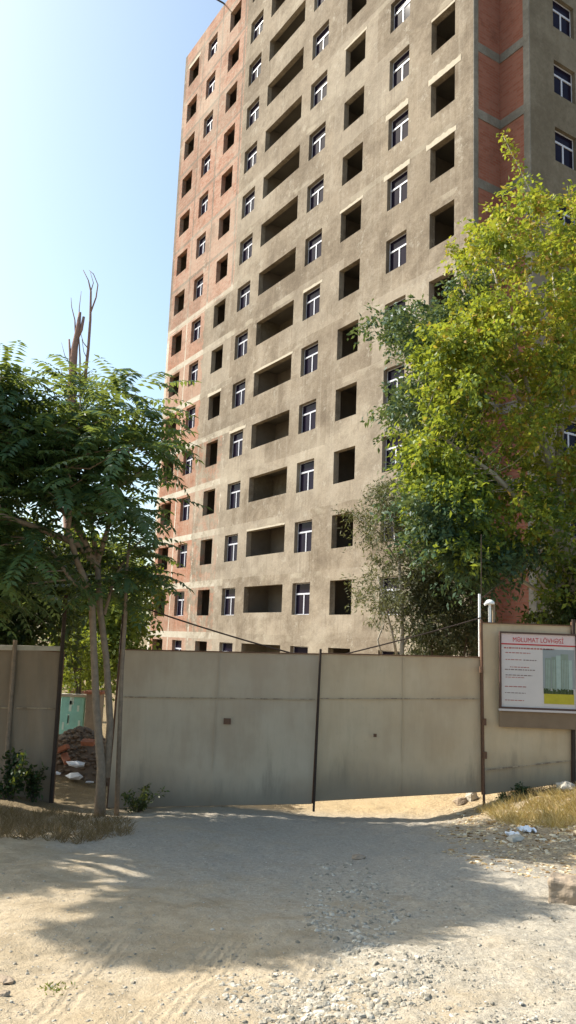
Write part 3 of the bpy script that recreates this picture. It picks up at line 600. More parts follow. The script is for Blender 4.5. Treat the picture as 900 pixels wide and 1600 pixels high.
# ---- small grey-green trees behind the right gate leaf
SY = 16.0
ps = [(563,815),(548,800),(585,785),(600,760),(612,770),(640,800),(650,850),(655,900),(640,950),(650,985),(610,985),(575,962),(562,930),(585,900),(590,860),(575,840)]
cls = np.vstack([sample_poly(ps, 50, SY-.7, SY+.7), np.array([P(x, y, SY) for x, y in ((548,800),(560,812),(592,768),(605,775),(567,930),(575,905))])])
b = onG(628, SY); tk = [b, P(628,1020,SY), P(628,950,SY), P(624,880,SY), P(612,800,SY)]
tree('grey_leaved_tree', tk, [.06,.045,.04,.03,.012], [([P(620,1025,SY),P(612,985,SY),P(600,940,SY),P(590,900,SY)],[.03,.025,.02,.01]), ([P(597,1025,SY),P(590,1000,SY),P(600,975,SY)],[.02,.016,.01]), ([P(630,1010,SY),P(645,985,SY),P(640,940,SY)],[.025,.02,.01]), ([P(624,880,SY),P(590,830,SY),P(550,802,SY)],[.02,.014,.006])],
     cls, spray(150, .52, .10, .024, (.5,.25), None, 5, .1), M['barkgrey'], M['lf_grey'], 'slim pale tree with sparse grey-green needle-like leaves behind the right gate leaf', twig=.009)
clq = sample_poly([(650,850),(690,862),(750,900),(752,1035),(640,1035),(655,1000),(640,960),(655,900)], 84, SY-.4, SY+1.2)
b = onG(700, SY+.3); tree('olive_bush', [b, P(700,1020,SY+.3), P(698,930,SY+.3)], [.08,.06,.02], [([b, P(670,980,SY), P(660,930,SY)], [.03,.02,.01]), ([b, P(730,990,SY+.2), P(735,940,SY+.2)], [.03,.02,.01])], clq, spray(230, .55, .10, .034, (.28,.2), None, 6, .1), M['barkdark'], M['lf_grey'],
     'dense olive-grey bush beside the right gate post behind the gate', 'bush', twig=.012)
# ---- trees standing left of the picture; their shade falls over the yard
def shade_tree(name, x, y, cl, label, fn=None):
    b = (x, y, G(x, y)-.05); cl = np.array(cl)
    return tree(name, [b, (x+.1, y+.1, b[2]+2), (x+.3, y, b[2]+3.6)], [.2,.16,.1], [([(x+.1,y+.1,b[2]+2), tuple(cl[i]*.7+np.array([x,y,b[2]+3])*.3), tuple(cl[i])], [.1,.06,.02]) for i in (0, len(cl)//2, len(cl)-1)], cl, fn or pinnate(22, .20, .34, 6, .12, .06), M['bark'], M['lf_ail'], label)
SUN = np.array([-.70, .222, .685]); SUN = SUN/np.linalg.norm(SUN)
def canopy_from_shadow(poly, n, h0, h1, jitter=.0, holes=()):      # crown positions (metres) whose shade reaches the given patch of yard
    out = []; xs = [p[0] for p in poly]; ys = [p[1] for p in poly]
    while len(out) < n:
        X = random.uniform(min(xs), max(xs)); Y = random.uniform(min(ys), max(ys))
        if not inpoly(X, Y, poly) or any((X-h[0])**2/h[2]**2+(Y-h[1])**2/h[3]**2 < 1 for h in holes): continue
        x, y, z = ground_hit(X, Y); h = random.uniform(h0, h1); t = h/SUN[2]
        out.append((x+SUN[0]*t, y+SUN[1]*t, z+h))
    return out
SHP = [(150,1445),(330,1405),(250,1360),(300,1310),(200,1300),(0,1300),(-200,1370),(-200,1395),(60,1375),(140,1350)]
main_shadow = [(170,1462),(260,1450),(250,1400),(300,1375),(250,1345),(420,1300),(450,1275),(560,1300),(640,1325),(690,1370),(740,1400),(810,1412),(700,1425),(630,1440),(570,1460),(460,1465),(400,1450),(350,1478),(260,1472)]
c1 = canopy_from_shadow(main_shadow, 250, 5.4, 7.2)
SH1 = shade_tree('shade_tree', -5.6, 9.6, c1, 'tall feathery-leaved tree just outside the left edge that shades the yard')
c2 = canopy_from_shadow([(-250,1290),(150,1290),(440,1285),(460,1330),(330,1345),(130,1340),(60,1372),(-60,1392),(-250,1392)], 120, 5.0, 6.6, holes=[(120,1350,60,12)])+canopy_from_shadow([(-150,1255),(230,1262),(250,1288),(-150,1290)], 22, 5.0, 6.4)
SH2 = shade_tree('shade_tree', -7.8, 11.2, c2, 'second tall feathery-leaved tree outside the left edge behind the first')

# ------------------------------------------------------------------ gates, fences, posts
def slab(quad, th, inward=(0,1,0)):                         # a sheet from four world points, thickness along +y
    q = [np.array(p) for p in quad]; d = np.array(inward)*th
    return [tuple(p) for p in q]+[tuple(p+d) for p in q], [(0,3,2,1),(4,5,6,7),(0,1,5,4),(1,2,6,5),(2,3,7,6),(3,0,4,7)]
def lerp(a, b, t): return tuple(np.array(a)*(1-t)+np.array(b)*t)
GYL = 12.5
M['seam'] = (lambda t: t.bsdf(t.mix(t.smooth(t.noise(t.coord('Object'), 7, 5, .8), .45, .6), (.42,.33,.22), (.22,.16,.11)), .8, t.bump(t.noise(t.coord('Object'), 60), .6, .01)))(NT('welded_seam'))
def gate_leaf(name, q, mat, label, cat, vs, hs, group=None, wob=.012):
    # q: BL BR TR TL world; built as a gently buckled sheet with welded seams and an angle-iron frame
    o = np.array(q[0]); root = empty(name, tuple(o), label=label, cat=cat, group=group)
    nu, nv = 26, 18; vs_ = []; fs_ = []
    for side in (0, 1):
        for j in range(nv+1):
            for i in range(nu+1):
                u, v = i/nu, j/nv; p = np.array(lerp(lerp(q[0], q[1], u), lerp(q[3], q[2], u), v))-o
                w = wob*(math.sin(u*9+v*3)*math.sin(v*6.3+u*2)+.6*math.sin(u*21+1)*math.sin(v*17+u*9))*(1.25 if 0 < i < nu and 0 < j < nv else .0)
                p[1] += w+side*.003; vs_.append(p)
    N = (nu+1)*(nv+1)
    for j in range(nv):
        for i in range(nu):
            a = j*(nu+1)+i; fs_.append((a, a+1, a+nu+2, a+nu+1)); fs_.append((N+a, N+a+nu+1, N+a+nu+2, N+a+1))
    m = MB(); m.add(vs_, fs_); m.build('sheet', mat, root, smooth=True)
    def line(name_, u0, v0, u1, v1, w, d0, d1, mt):
        a = np.array(lerp(lerp(q[0], q[1], u0), lerp(q[3], q[2], u0), v0))-o; b = np.array(lerp(lerp(q[0], q[1], u1), lerp(q[3], q[2], u1), v1))-o
        t = (b-a)/np.linalg.norm(b-a); s = np.cross(t, (0,1,0)); s = s/np.linalg.norm(s)*w/2; y0 = np.array((0,d0,0)); y1 = np.array((0,d1,0))
        m = MB(); m.add([a-s+y0, b-s+y0, b+s+y0, a+s+y0, a-s+y1, b-s+y1, b+s+y1, a+s+y1], [(0,1,2,3),(7,6,5,4),(0,4,5,1),(1,5,6,2),(2,6,7,3),(3,7,4,0)]); return m.build(name_, mt, root)
    for v_ in vs: line('seam', v_, .01, v_-.004, .99, .014, -.018, -.013, mat)
    for h_ in hs: line('seam', .01, h_, .99, h_-.004, .016, -.024, -.0135, M['seam'])
    for (a, b, c, d) in ((0,0,0,1),(1,0,1,1),(0,.008,1,.008),(0,.992,1,.992),(0,.5,1,.5)): line('frame_bar', a, b, c, d, .05, .02, .06, M['rust'])
    line('top_edge', 0, 1.001, 1, 1.001, .016, -.022, .018, M['rust'])
    return root, line
gLq = [P(168,1262,GYL-.05), P(487,1256,GYL), P(499,1022,GYL), P(190,1015,GYL-.05)]
gRq = [P(490,1252,GYL), P(754,1237,GYL+.1), P(751,1027,GYL+.1), P(501,1021,GYL)]
gl, ln = gate_leaf('gate_leaf', gLq, M['gate_l'], 'wider grey-beige sheet metal gate leaf left of the centre bar', 'gate', [.50], [.695], 'leaves of the yard gate')
# small latch plate and scratches on the left leaf
o = np.array(gLq[0])
def patch(root, o, X, Y, w, h, y, mat, name):
    p = np.array(P(X, Y, y))-o; m = MB(); m.box(p[0]-w/2, p[0]+w/2, p[1]-.004, p[1], p[2]-h/2, p[2]+h/2); return m.build(name, mat, root)
patch(gl, o, 355, 1127, .11, .09, GYL-.055, M['rust'], 'latch_plate')
gr, ln2 = gate_leaf('gate_leaf', gRq, M['gate_r'], 'narrower khaki sheet metal gate leaf right of the centre bar', 'gate', [.52], [.69], 'leaves of the yard gate')
patch(gr, np.array(gRq[0]), 586, 1149, .05, .05, GYL-.03, M['rust'], 'keyhole_plate')
m = MB(); m.tube([P(490,1268,GYL-.06), P(501,1014,GYL-.06)], .018, 8); m.build('gate_bar', M['iron'], label='dark iron bar closing the joint between the two gate leaves', cat='bar')
# posts
def post(pts, r, mat, name, label, cat='post', group=None, n=10):
    m = MB(); m.tube(pts, r, n); return m.build(name, mat, label=label, cat=cat, group=group)
b = onG(170, GYL+.05); post([b, P(198,905,GYL+.05)], .03, M['iron'], 'gate_post', 'tall dark gate post at the left end of the left gate leaf', group='gate posts')
b = (P(757,1245,GYL)[0], GYL+.02, G(3.1, GYL)-.2); post([b, P(752,968,GYL+.02)], .02, M['rust'], 'gate_post', 'rusty gate post between the right gate leaf and the khaki wall', group='gate posts')
root = empty('antenna_mast', P(750,968,GYL+.12), label='slim pale pipe with a thin dark whip rising above the right gate post', cat='mast')
o = np.array(P(750,968,GYL+.12)); m = MB(); m.tube([np.array(P(750,1100,GYL+.12))-o, np.array(P(749,928,GYL+.12))-o], .02, 8); m.build('pipe', M['lamp_white'], root)
m = MB(); m.tube([np.array(P(752,940,GYL+.16))-o, np.array(P(752,835,GYL+.16))-o], .008, 6); m.build('whip', M['iron'], root)
b = onG(80, GYL-.1); post([b, P(103,930,GYL-.1)], .03, M['iron'], 'fence_post', 'thin black iron post at the open end of the left fence panel', group='fence posts')
# hinges on right post
for k, (X, Y) in enumerate(((752,1046),(757,1128),(758,1180))):
    hb = MB(); p = P(X, Y, GYL-.03); hb.tube([(p[0], p[1], p[2]-.05), (p[0], p[1], p[2]+.05)], .03, 8); h_o = hb.build('gate_hinge', M['rust'], gr); h_o.location = tuple(-np.array(gRq[0]))
# stays
def cable(A, B, r, label, sag=.06, n=9):
    pts = []
    for i in range(n):
        t = i/(n-1); p = np.array(A)*(1-t)+np.array(B)*t; p[2] -= sag*4*t*(1-t); pts.append(p)
    m = MB(); m.tube(pts, r, 6); m.build('stay_rod', M['iron'], label=label, cat='stay rod', group='gate stays')
cable(P(197,940,GYL+.06), P(492,1030,GYL+.08), .014, 'dark stay rod sloping down from the left gate post to the gate centre', .04)
cable(P(752,965,GYL+.08), P(505,1030,GYL+.08), .012, 'dark stay rod sloping down from the right gate post to the gate centre', .02)
cable(P(752,935,GYL+.16), P(905,800,RY+1), .006, 'thin grey wire rising to the right into the yellowing tree', .05)
# right wall
q = [P(756,1242,GYL+.02), P(893,1222,GYL+.02), P(893,978,GYL+.02), P(753,973,GYL+.02)]
wr, l3 = gate_leaf('metal_wall', q, M['fence_r'], 'tall khaki sheet metal wall panel carrying the information board', 'wall', [], [.14], 'right wall panels')
q = [P(896,1226,GYL-.02), P(1200,1215,GYL-.02), P(1200,985,GYL-.02), P(896,972,GYL-.02)]
gate_leaf('metal_wall', q, M['fence_r'], 'khaki wall panel cut by the right picture edge beyond the board', 'wall', [.4,.7], [.14], 'right wall panels')
b = (P(895,1220,GYL)[0], GYL-.03, G(4.6, GYL)-.1); post([b, P(896,968,GYL-.03)], .03, M['iron'], 'fence_post', 'dark post beside the right edge of the information board', group='fence posts')
# lamp on wall
o = np.array(P(765,973,GYL+.1)); root = empty('wall_lamp', tuple(o), label='white domed lamp on a short white pole on top of the khaki wall', cat='lamp')
m = MB(); m.tube([np.array(P(766,1010,GYL+.1))-o, np.array(P(765,944,GYL+.1))-o], .022, 10); m.build('pole', M['lamp_white'], root)
c = np.array(P(765,943,GYL+.1))-o; prof = [(.03,-.015),(.075,-.012),(.08,.012),(.065,.04),(.035,.058),(.0,.064)]
vs = []; fs = []
for r_, h_ in prof:
    for j in range(16): an = j*math.pi/8; vs.append((c[0]+r_*math.cos(an), c[1]+r_*math.sin(an), c[2]+h_))
for i in range(len(prof)-1):
    for j in range(16): fs.append((i*16+j, i*16+(j+1) % 16, (i+1)*16+(j+1) % 16, (i+1)*16+j))
m = MB(); m.add(vs, fs); m.build('dome', M['lamp_white'], root, smooth=True)
m = MB(); p = c; m.tube([p+np.array((.0,0,.01)), p+np.array((-.09,-.03,-.02))], [.016,.02], 10); m.build('spout', M['lamp_white'], root)
o2 = np.array(P(772,973,GYL+.14)); m = MB(); m.tube([np.array(P(772,1010,GYL+.14)), np.array(P(771,944,GYL+.14))], .025, 8); m.build('stub_pipe', M['fence_l'], label='short brown pipe stub just right of the white lamp pole', cat='pipe')
# information board
BY = GYL-.10
A = P(783,989,BY); B = P(899,992,BY); Cc = P(902,1103,BY); Dd = P(786,1104,BY)
w_ = B[0]-A[0]; h_ = A[2]-Dd[2]; bo = (A[0], BY, Dd[2])
root = empty('information_board', bo, label='framed white information board with a red heading and a picture of green towers', cat='sign')
m = MB(); m.box(0, w_, .012, .03, 0, h_); MW = simple('board_white', (.54,.49,.46), .6, .10, 3, bump=.02); m.build('board', MW, root)
MD = simple('board_frame_brown', (.085,.045,.035), .6, .2, 6)
t_ = .026
for nm, bx in (('frame_bar', (-t_, w_+t_, -.012, .035, h_, h_+t_)), ('frame_bar', (-t_, 0, -.012, .035, 0, h_)), ('frame_bar', (w_, w_+t_, -.012, .035, 0, h_)), ('frame_bar', (-t_, w_+t_, -.012, .035, -t_, 0))):
    m = MB(); m.box(*bx); m.build(nm, MD, root)
m = MB(); m.box(-t_-.012, w_+t_, -.02, .035, -t_-.035, -t_-.003); m.build('lower_rail', simple('board_rail_white', (.5,.45,.43), .5, .1, 5), root)
m = MB(); m.box(-t_, w_+t_, .02, .06, -t_-.28, -t_-.038); m.build('lower_panel', simple('brown_board_panel', (.20,.14,.088), .8, .25, 4), root)
MRed = simple('heading_red', (.42,.02,.025), .6, .1, 5, bump=0); MInk = simple('grey_print', (.20,.15,.14), .7, .1, 5, bump=0); MInkR = simple('red_print', (.36,.13,.11), .7, .1, 5, bump=0); MPink = simple('heading_pink', (.58,.46,.44), .6, .05, 4, bump=0)
m = MB(); m.box(.0, w_, .008, .0118, h_*.86, h_*.995); m.build('heading_band', MPink, root)
m = MB(); m.box(.0, w_, .005, .0078, h_*.845, h_*.862); m.build('red_rule', MRed, root)
cu = bpy.data.curves.new('heading', 'FONT'); cu.body = 'M\u018fLUMAT L\u00d6VH\u018fS\u0130'; cu.size = 1.0; cu.align_x = 'CENTER'; cu.extrude = .01
to = bpy.data.objects.new('heading_tmp', cu); COL.objects.link(to); bpy.context.view_layer.update()
dg = bpy.context.evaluated_depsgraph_get(); tm = bpy.data.meshes.new_from_object(to.evaluated_get(dg)); bpy.data.objects.remove(to)
co = np.empty(len(tm.vertices)*3); tm.vertices.foreach_get('co', co); co = co.reshape(-1, 3)
wd = co[:, 0].max()-co[:, 0].min(); s = w_*.68/wd; sy_ = h_*.085/(co[:, 1].max()-co[:, 1].min())
n_ = np.stack([(co[:, 0]-co[:, 0].min())*s+w_*.16, .006-co[:, 2]*.1, (co[:, 1]-co[:, 1].min())*sy_+h_*.885], -1)
tm.vertices.foreach_set('co', n_.ravel()); tm.update(); tm.materials.clear(); tm.materials.append(MRed)
ho = bpy.data.objects.new('heading_text', tm); COL.objects.link(ho); ho.parent = root
def textline(u0, u1, v, hh, mt):
    m = MB(); x = u0
    while x < u1:
        L_ = min(random.uniform(.02, .06), u1-x); 
        if L_ > .008: m.box(x*w_, (x+L_-.006)*w_, .009, .0118, (v-hh/2)*h_, (v+hh/2)*h_)
        x += L_+.004
    m.build('print_line', mt, root)
for (u0, u1, v, hh, mt) in ((.04,.72,.80,.020,MInkR),(.06,.40,.735,.012,MInkR),(.06,.28,.64,.010,MInkR),(.30,.48,.64,.013,MInk),(.12,.38,.54,.011,MInkR),(.05,.47,.505,.013,MInk),(.06,.42,.43,.012,MInk),(.06,.32,.40,.009,MInkR),(.05,.34,.275,.012,MInkR),(.05,.33,.19,.010,MInk),(.05,.31,.09,.010,MInkR)):
    textline(u0, u1, v, hh, mt)
MPs = simple('picture_sky', (.25,.27,.27), .6, .15, 4, bump=0); MPg = simple('picture_tower_green', (.20,.24,.19), .6, .2, 14, bump=0); MPp = simple('picture_tower_pale', (.30,.37,.33), .6, .2, 14, bump=0); MPb = simple('picture_trees', (.06,.08,.03), .7, .5, 25, bump=0); MPy = simple('picture_yellow', (.42,.35,.03), .7, .2, 9, bump=0)
m = MB(); m.box(.56*w_, .985*w_, .009, .0118, .27*h_, .80*h_); m.build('picture_sky', MPs, root)
m = MB()
for (a, b_, c_) in ((.59,.665,.68),(.675,.735,.70),(.80,.90,.74)): m.box(a*w_, b_*w_, .0062, .0088, .25*h_, c_*h_)
m.build('picture_tower', MPg, root)
m = MB()
for (a, b_, c_) in ((.737,.798,.72),(.902,.95,.66)): m.box(a*w_, b_*w_, .0062, .0088, .25*h_, c_*h_)
for (a) in (.605,.625,.645,.69,.71,.82,.84,.86,.88): m.box(a*w_, (a+.006)*w_, .0045, .0060, .27*h_, .66*h_)
m.build('picture_tower', MPp, root)
m = MB(); m.box(.57*w_, .97*w_, .006, .0118, .06*h_, .20*h_); m.build('picture_ground', MPy, root)
m = MB()
for i in range(26): a = .565+.395*i/26; m.box(a*w_, (a+random.uniform(.012,.022))*w_, .003, .0058, .195*h_, (.22+random.uniform(.01,.05))*h_)
m.build('picture_trees', MPb, root)
# left fence
q = [P(2,1290,GYL-.05), P(78,1280,GYL-.05), P(97,1019,GYL-.05), P(26,1014,GYL-.05)]
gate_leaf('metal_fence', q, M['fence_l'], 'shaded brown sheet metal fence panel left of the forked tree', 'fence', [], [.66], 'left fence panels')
q = [P(-260,1300,GYL), P(3,1288,GYL), P(24,1014,GYL), P(-240,1004,GYL)]
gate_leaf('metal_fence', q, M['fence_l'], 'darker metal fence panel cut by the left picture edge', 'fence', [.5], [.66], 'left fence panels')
m = MB(); p = P(24,1012,GYL-.09); m.tube([P(3,1280,GYL-.09), P(24,1000,GYL-.09)], .035, 8); m.build('fence_post', M['bark'], label='weathered pale post between the two left fence panels', cat='post', group='fence posts')
m = MB(); v_, f_ = slab([P(-240,1013,GYL-.08), P(95,1017,GYL-.08), P(95,1010,GYL-.08), P(-240,1003,GYL-.08)], .12); m.add(v_, f_); m.build('fence_coping', M['rock'], label='pale concrete coping strip along the top of the left fence', cat='coping')

# ------------------------------------------------------------------ things in the gap behind the trunk
def boxthing(name, X0, X1, Y0, Y1, y, d, mat, label, cat, cap=None, tilt=0, jag=0):
    a = P(X0, Y1, y); b = P(X1, Y1, y); t = P(X0, Y0, y); m = MB()
    h = t[2]-a[2]; w = b[0]-a[0]; root = empty(name, a, label=label, cat=cat)
    m.box(0, w, 0, d, -.4, h); m.build('body', mat, root, bevel=.01)
    if cap: c = MB(); c.box(-.04, w+.05, -.04, d+.04, h+.002, h+.06); c.build('cap', cap, root, bevel=.01)
    return root, w, h
r_, w, h = boxthing('turquoise_wall', 91, 128, 1088, 1150, 17.0, .12, M['turq'], 'peeling turquoise painted wall slab seen through the gap behind the forked trunk', 'wall', cap=M['rock'])
m = MB()
for i in range(9):
    x = random.uniform(.03, w-.08); z = random.uniform(.05, h*.9); m.box(x, x+random.uniform(.02,.07), -.006, -.001, z, min(h, z+random.uniform(.06,.25)))
m.build('bare_patch', simple('faded_turquoise', (.62,.78,.72), .8, .2, 6), r_)
boxthing('brick_pillar', 129.5, 152, 1084, 1152, 16.8, .4, M['rockbrown'], 'low brown masonry pillar next to the turquoise wall slab', 'pillar', cap=M['redbrick'])
# rubble heap in the gap
base = np.array(ground_hit(125, 1262)); hp = MB(); rows, seg = 10, 22; cx, cy = P(122,1200,15.2)[0], 15.2
vs = []; fs = []
for i in range(rows+1):
    rr = i/rows
    for j in range(seg):
        an = j*2*math.pi/seg; x = cx+math.cos(an)*rr*1.2; y = cy+math.sin(an)*rr*.8; z = G(cx, cy)-.1+.95*(1-rr**1.6)+random.uniform(-.05,.05)*(rr < .95); vs.append((x, y, z))
for i in range(rows):
    for j in range(seg): fs.append((i*seg+j, i*seg+(j+1) % seg, (i+1)*seg+(j+1) % seg, (i+1)*seg+j))
hp.add(vs, fs)
for i in range(900):
    an = random.uniform(0, 6.28); rr = random.random()**.6; x = cx+math.cos(an)*rr*1.2; y = cy+math.sin(an)*rr*.8; z = G(cx, cy)-.1+.95*(1-rr**1.6); hp.rock((x, y, z+.02), random.uniform(.012,.06), 1.3, .9, .7)
hp.build('rubble_heap', M['dirtpile'], label='dark heap of earth and rubble in the gap behind the forked trunk', cat='rubble heap', kind='stuff')
for i, (X, Y, L_) in enumerate(((97,1170,'red brick lying on top left of the rubble heap'),(138,1160,'red brick lying beside the pillar on the rubble heap'),(103,1185,'red brick standing half buried in the rubble heap'))):
    p = P(X, Y, 14.5); m = MB(); m.box(-.12, .12, -.06, .06, -.04, .04); o = m.build('brick', M['redbrick'], bevel=.006, label=L_, cat='brick', group='loose bricks'); o.location = p; o.rotation_euler = (random.uniform(-.5,.5), random.uniform(-.5,.5), random.uniform(0,3))
for i, (X, Y, s_, L_) in enumerate(((86,1208,.07,'small white scrap at the foot of the black fence post'),(116,1213,.13,'flat white scrap of sheeting low on the rubble heap'),(120,1194,.12,'white block lying in the middle of the rubble heap'),(140,1222,.05,'little white lump right of the scraps on the rubble heap'))):
    p = P(X, Y, 14.15 if i else 12.9); m = MB(); m.rock(p, s_*1.1, 1.4, 1, .45, .3); m.build('white_scrap', M['white_rag'], label=L_, cat='scrap', group='white scraps')

# ------------------------------------------------------------------ gravel, litter, grass
def scatter(name, mat, pix, n, rlo, rhi, kind, sx=1.2, sz=.6, holes=(), label=None, cat=None):
    m = MB(); k = 0; xs = [p[0] for p in pix]; ys = [p[1] for p in pix]
    while k < n:
        X = random.uniform(min(xs), max(xs)); Y = random.uniform(min(ys), max(ys))
        if not inpoly(X, Y, pix): continue
        x, y, z = ground_hit(X, Y); r = rlo*(rhi/rlo)**(random.random()**2.2)
        m.rock((x, y, z-r*.02), r, random.uniform(.8, sx+.4), 1, random.uniform(.4, sz+.25), .28); k += 1
    return m, mat
mg, _ = scatter('g', None, [(560,1300),(700,1270),(900,1290),(960,1340),(960,1700),(470,1700),(380,1620),(520,1480),(470,1420),(500,1350)], 2200, .005, .016, 'stuff')
m2, _ = scatter('g', None, [(490,1350),(560,1340),(640,1430),(600,1480),(520,1500),(470,1440)], 900, .006, .024, 'stuff'); mg.add(m2.v, m2.f)
m2, _ = scatter('g', None, [(560,1470),(700,1500),(690,1560),(560,1610),(430,1640),(430,1580)], 1500, .005, .022, 'stuff'); mg.add(m2.v, m2.f)
m2, _ = scatter('g', None, [(-60,1300),(500,1270),(500,1640),(-60,1640)], 900, .004, .013, 'stuff'); mg.add(m2.v, m2.f)
m2, _ = scatter('g', None, [(330,1520),(480,1520),(480,1620),(380,1620)], 400, .005, .018, 'stuff'); mg.add(m2.v, m2.f)
mg.build('gravel', M['gravel'], label='crushed pale limestone gravel strewn over the yard', cat='gravel', kind='stuff')
ml, _ = scatter('l', None, [(680,1300),(760,1265),(960,1290),(960,1370),(860,1380),(760,1360),(700,1340)], 2200, .007, .032, 'stuff', 1.6, .35)
m2, _ = scatter('l', None, [(700,1262),(900,1245),(960,1240),(960,1310),(720,1320)], 900, .008, .045, 'stuff', 1.4, .5); ml.add(m2.v, m2.f)
ml.build('litter', M['litter'], label='dry brown leaf litter and chips below the right wall', cat='litter', kind='stuff')
def tufts(name, pix, n, L, W, mat, label, cat, lean=.5, per=9, y=None):
    Cs = []; Ds = []; Ls = []; xs = [p[0] for p in pix]; ys = [p[1] for p in pix]; k = 0
    while k < n:
        X = random.uniform(min(xs), max(xs)); Y = random.uniform(min(ys), max(ys))
        if not inpoly(X, Y, pix): continue
        x, yy, z = ground_hit(X, Y); k += 1
        for i in range(per):
            Cs.append((x+random.gauss(0,.025), yy+random.gauss(0,.025), z-.01)); Ds.append((random.gauss(0,lean), random.gauss(0,lean), 1)); Ls.append(L*random.uniform(.4,1.2))
    C = np.array(Cs); D = np.array(Ds); L_ = np.array(Ls); N = np.tile([0,-1.,.2], (len(C), 1))
    V = leaves(C, D, L_, np.full(len(C), W), N); return np_mesh(name, V, None, mat, tint=np.clip(rng.normal(.5,.25,len(C)),0,1), label=label, cat=cat, kind='stuff')
tufts('dry_grass', [(745,1268),(800,1250),(850,1246),(900,1232),(970,1225),(970,1300),(850,1295),(790,1290)], 800, .16, .006, M['straw'], 'golden dry grass growing below the right wall', 'grass', .9)
tufts('dry_grass', [(770,1240),(905,1222),(905,1240),(800,1258)], 120, .13, .006, M['strawdull'], 'dry grass along the right wall in a shade-darkened colour', 'grass', .9)  # darker straw colour stands in for the wall's shade on this strip
tufts('dry_grass', [(-40,1262),(60,1272),(200,1280),(200,1305),(120,1318),(-40,1312)], 420, .16, .006, M['strawdull'], 'brown dry grass under the left fence and forked trunk', 'grass', .9)
tufts('green_sprouts', [(62,1548),(100,1540),(112,1552),(75,1562)], 16, .03, .007, M['lf_bright'], 'tiny green sprouts in the sand at the lower left', 'weeds', 1.1, 6)
def weed(name, X, Y, y, w, h, n, L, W, label, mat, r=.0):
    w *= .8; h *= .8
    x0, y0, z0 = ground_hit(X, Y) if y is None else onG(X, y)
    root = empty(name, (x0, y0, z0), label=label, cat='weed', group='weeds by the fence'); m = MB(); Cs = []; Ds = []
    for s in range(12):
        a = random.uniform(0, 6.28); tip = np.array((math.cos(a)*w*random.uniform(.3,1), math.sin(a)*w*.5, h*random.uniform(.5,1))); m.tube([(0,0,0), tip*.5+np.array((0,0,h*.12)), tip], [.006,.005,.002], 5)
        for i in range(n//12):
            t = random.uniform(.2, 1.05); p = tip*t+np.array((0,0,h*.12))*4*t*(1-t)*.5+rng.normal(0,.03,3); Cs.append(p); Ds.append(rng.normal(size=3)+tip)
    m.build('stem', M['barkdark'], root); C = np.array(Cs)
    np_mesh('foliage', leaves(C, np.array(Ds), L*rng.uniform(.6,1.2,len(C)), np.full(len(C), W)), None, mat, root, tint=rng.random(len(C)))
weed('leafy_weed', 215, 1270, 12.1, .5, .5, 420, .07, .03, 'spreading green weed in front of the lower left corner of the gate', M['lf_weed'])
weed('leafy_weed', 12, 1290, 11.9, .5, .85, 700, .09, .05, 'tall dark weed against the far left fence panel', M['lf_dark'])
weed('leafy_weed', 52, 1285, 12.2, .3, .75, 300, .08, .04, 'thin dark weed climbing the brown fence panel', M['lf_dark'])
weed('leafy_weed', 818, 1232, 12.3, .20, .26, 420, .05, .03, 'low dark weed at the foot of the khaki wall', M['lf_dark'])
weed('leafy_weed', 788, 1236, 12.3, .13, .22, 240, .05, .03, 'small dark weed near the right gate post', M['lf_dark'])
# rocks
def rock(X, Y, r, mat, label, sx=1.2, sy=1, sz=.7, dz=.0, name='stone', sub=1):
    x, y, z = ground_hit(X, Y); m = MB(); m.rock((0,0,0), r, sx, sy, sz, .16)
    o = m.build(name, mat, label=label, cat='stone', group='larger stones'); o.location = (x, y, z+r*sz*.35+dz)
    s_ = o.modifiers.new('s', 'SUBSURF'); s_.levels = s_.render_levels = 2; s_.subdivision_type = 'SIMPLE'
    tx = bpy.data.textures.new('stone_relief', 'CLOUDS'); tx.noise_scale = r*.6
    d_ = o.modifiers.new('d', 'DISPLACE'); d_.texture = tx; d_.strength = r*.35; return o
rock(737, 1250, .13, M['rock'], 'pale stone beside the foot of the right gate post', 1.0, .8, .9)
rock(721, 1256, .11, M['rockbrown'], 'dark rounded stone left of the pale stone by the gate post', 1.3, 1, .8)
rock(806, 1314, .10, M['rock'], 'flat pale stone lying in the litter on the right', 1.6, 1, .4)
rock(884, 1238, .12, M['rock'], 'pale stone against the khaki wall at the right edge', 1.3, 1, .9)
rock(8, 1530, .035, M['rockbrown'], 'dark flat stone at the left edge of the sand', 1.9, 1, .4)
rock(6, 1560, .028, M['rockbrown'], 'smaller dark stone below the flat one at the left edge', 1.2, 1, .6)
rock(560, 1338, .06, M['rockbrown'], 'small brown stone in the shade below the right gate leaf', 1.3, 1, .6)
x, y, z = ground_hit(893, 1408); root = empty('concrete_block', (x, y, z), R(-24), label='broken brownish concrete block at the right edge of the yard', cat='block')
m = MB(); m.box(-.16, .20, -.13, .13, -.04, .17); o = m.build('block', M['rockbrown'], root, bevel=.02)
s_ = o.modifiers.new('s', 'SUBSURF'); s_.levels = s_.render_levels = 4; s_.subdivision_type = 'SIMPLE'; tx = bpy.data.textures.new('block_relief', 'CLOUDS'); tx.noise_scale = .08; d_ = o.modifiers.new('d', 'DISPLACE'); d_.texture = tx; d_.strength = .04
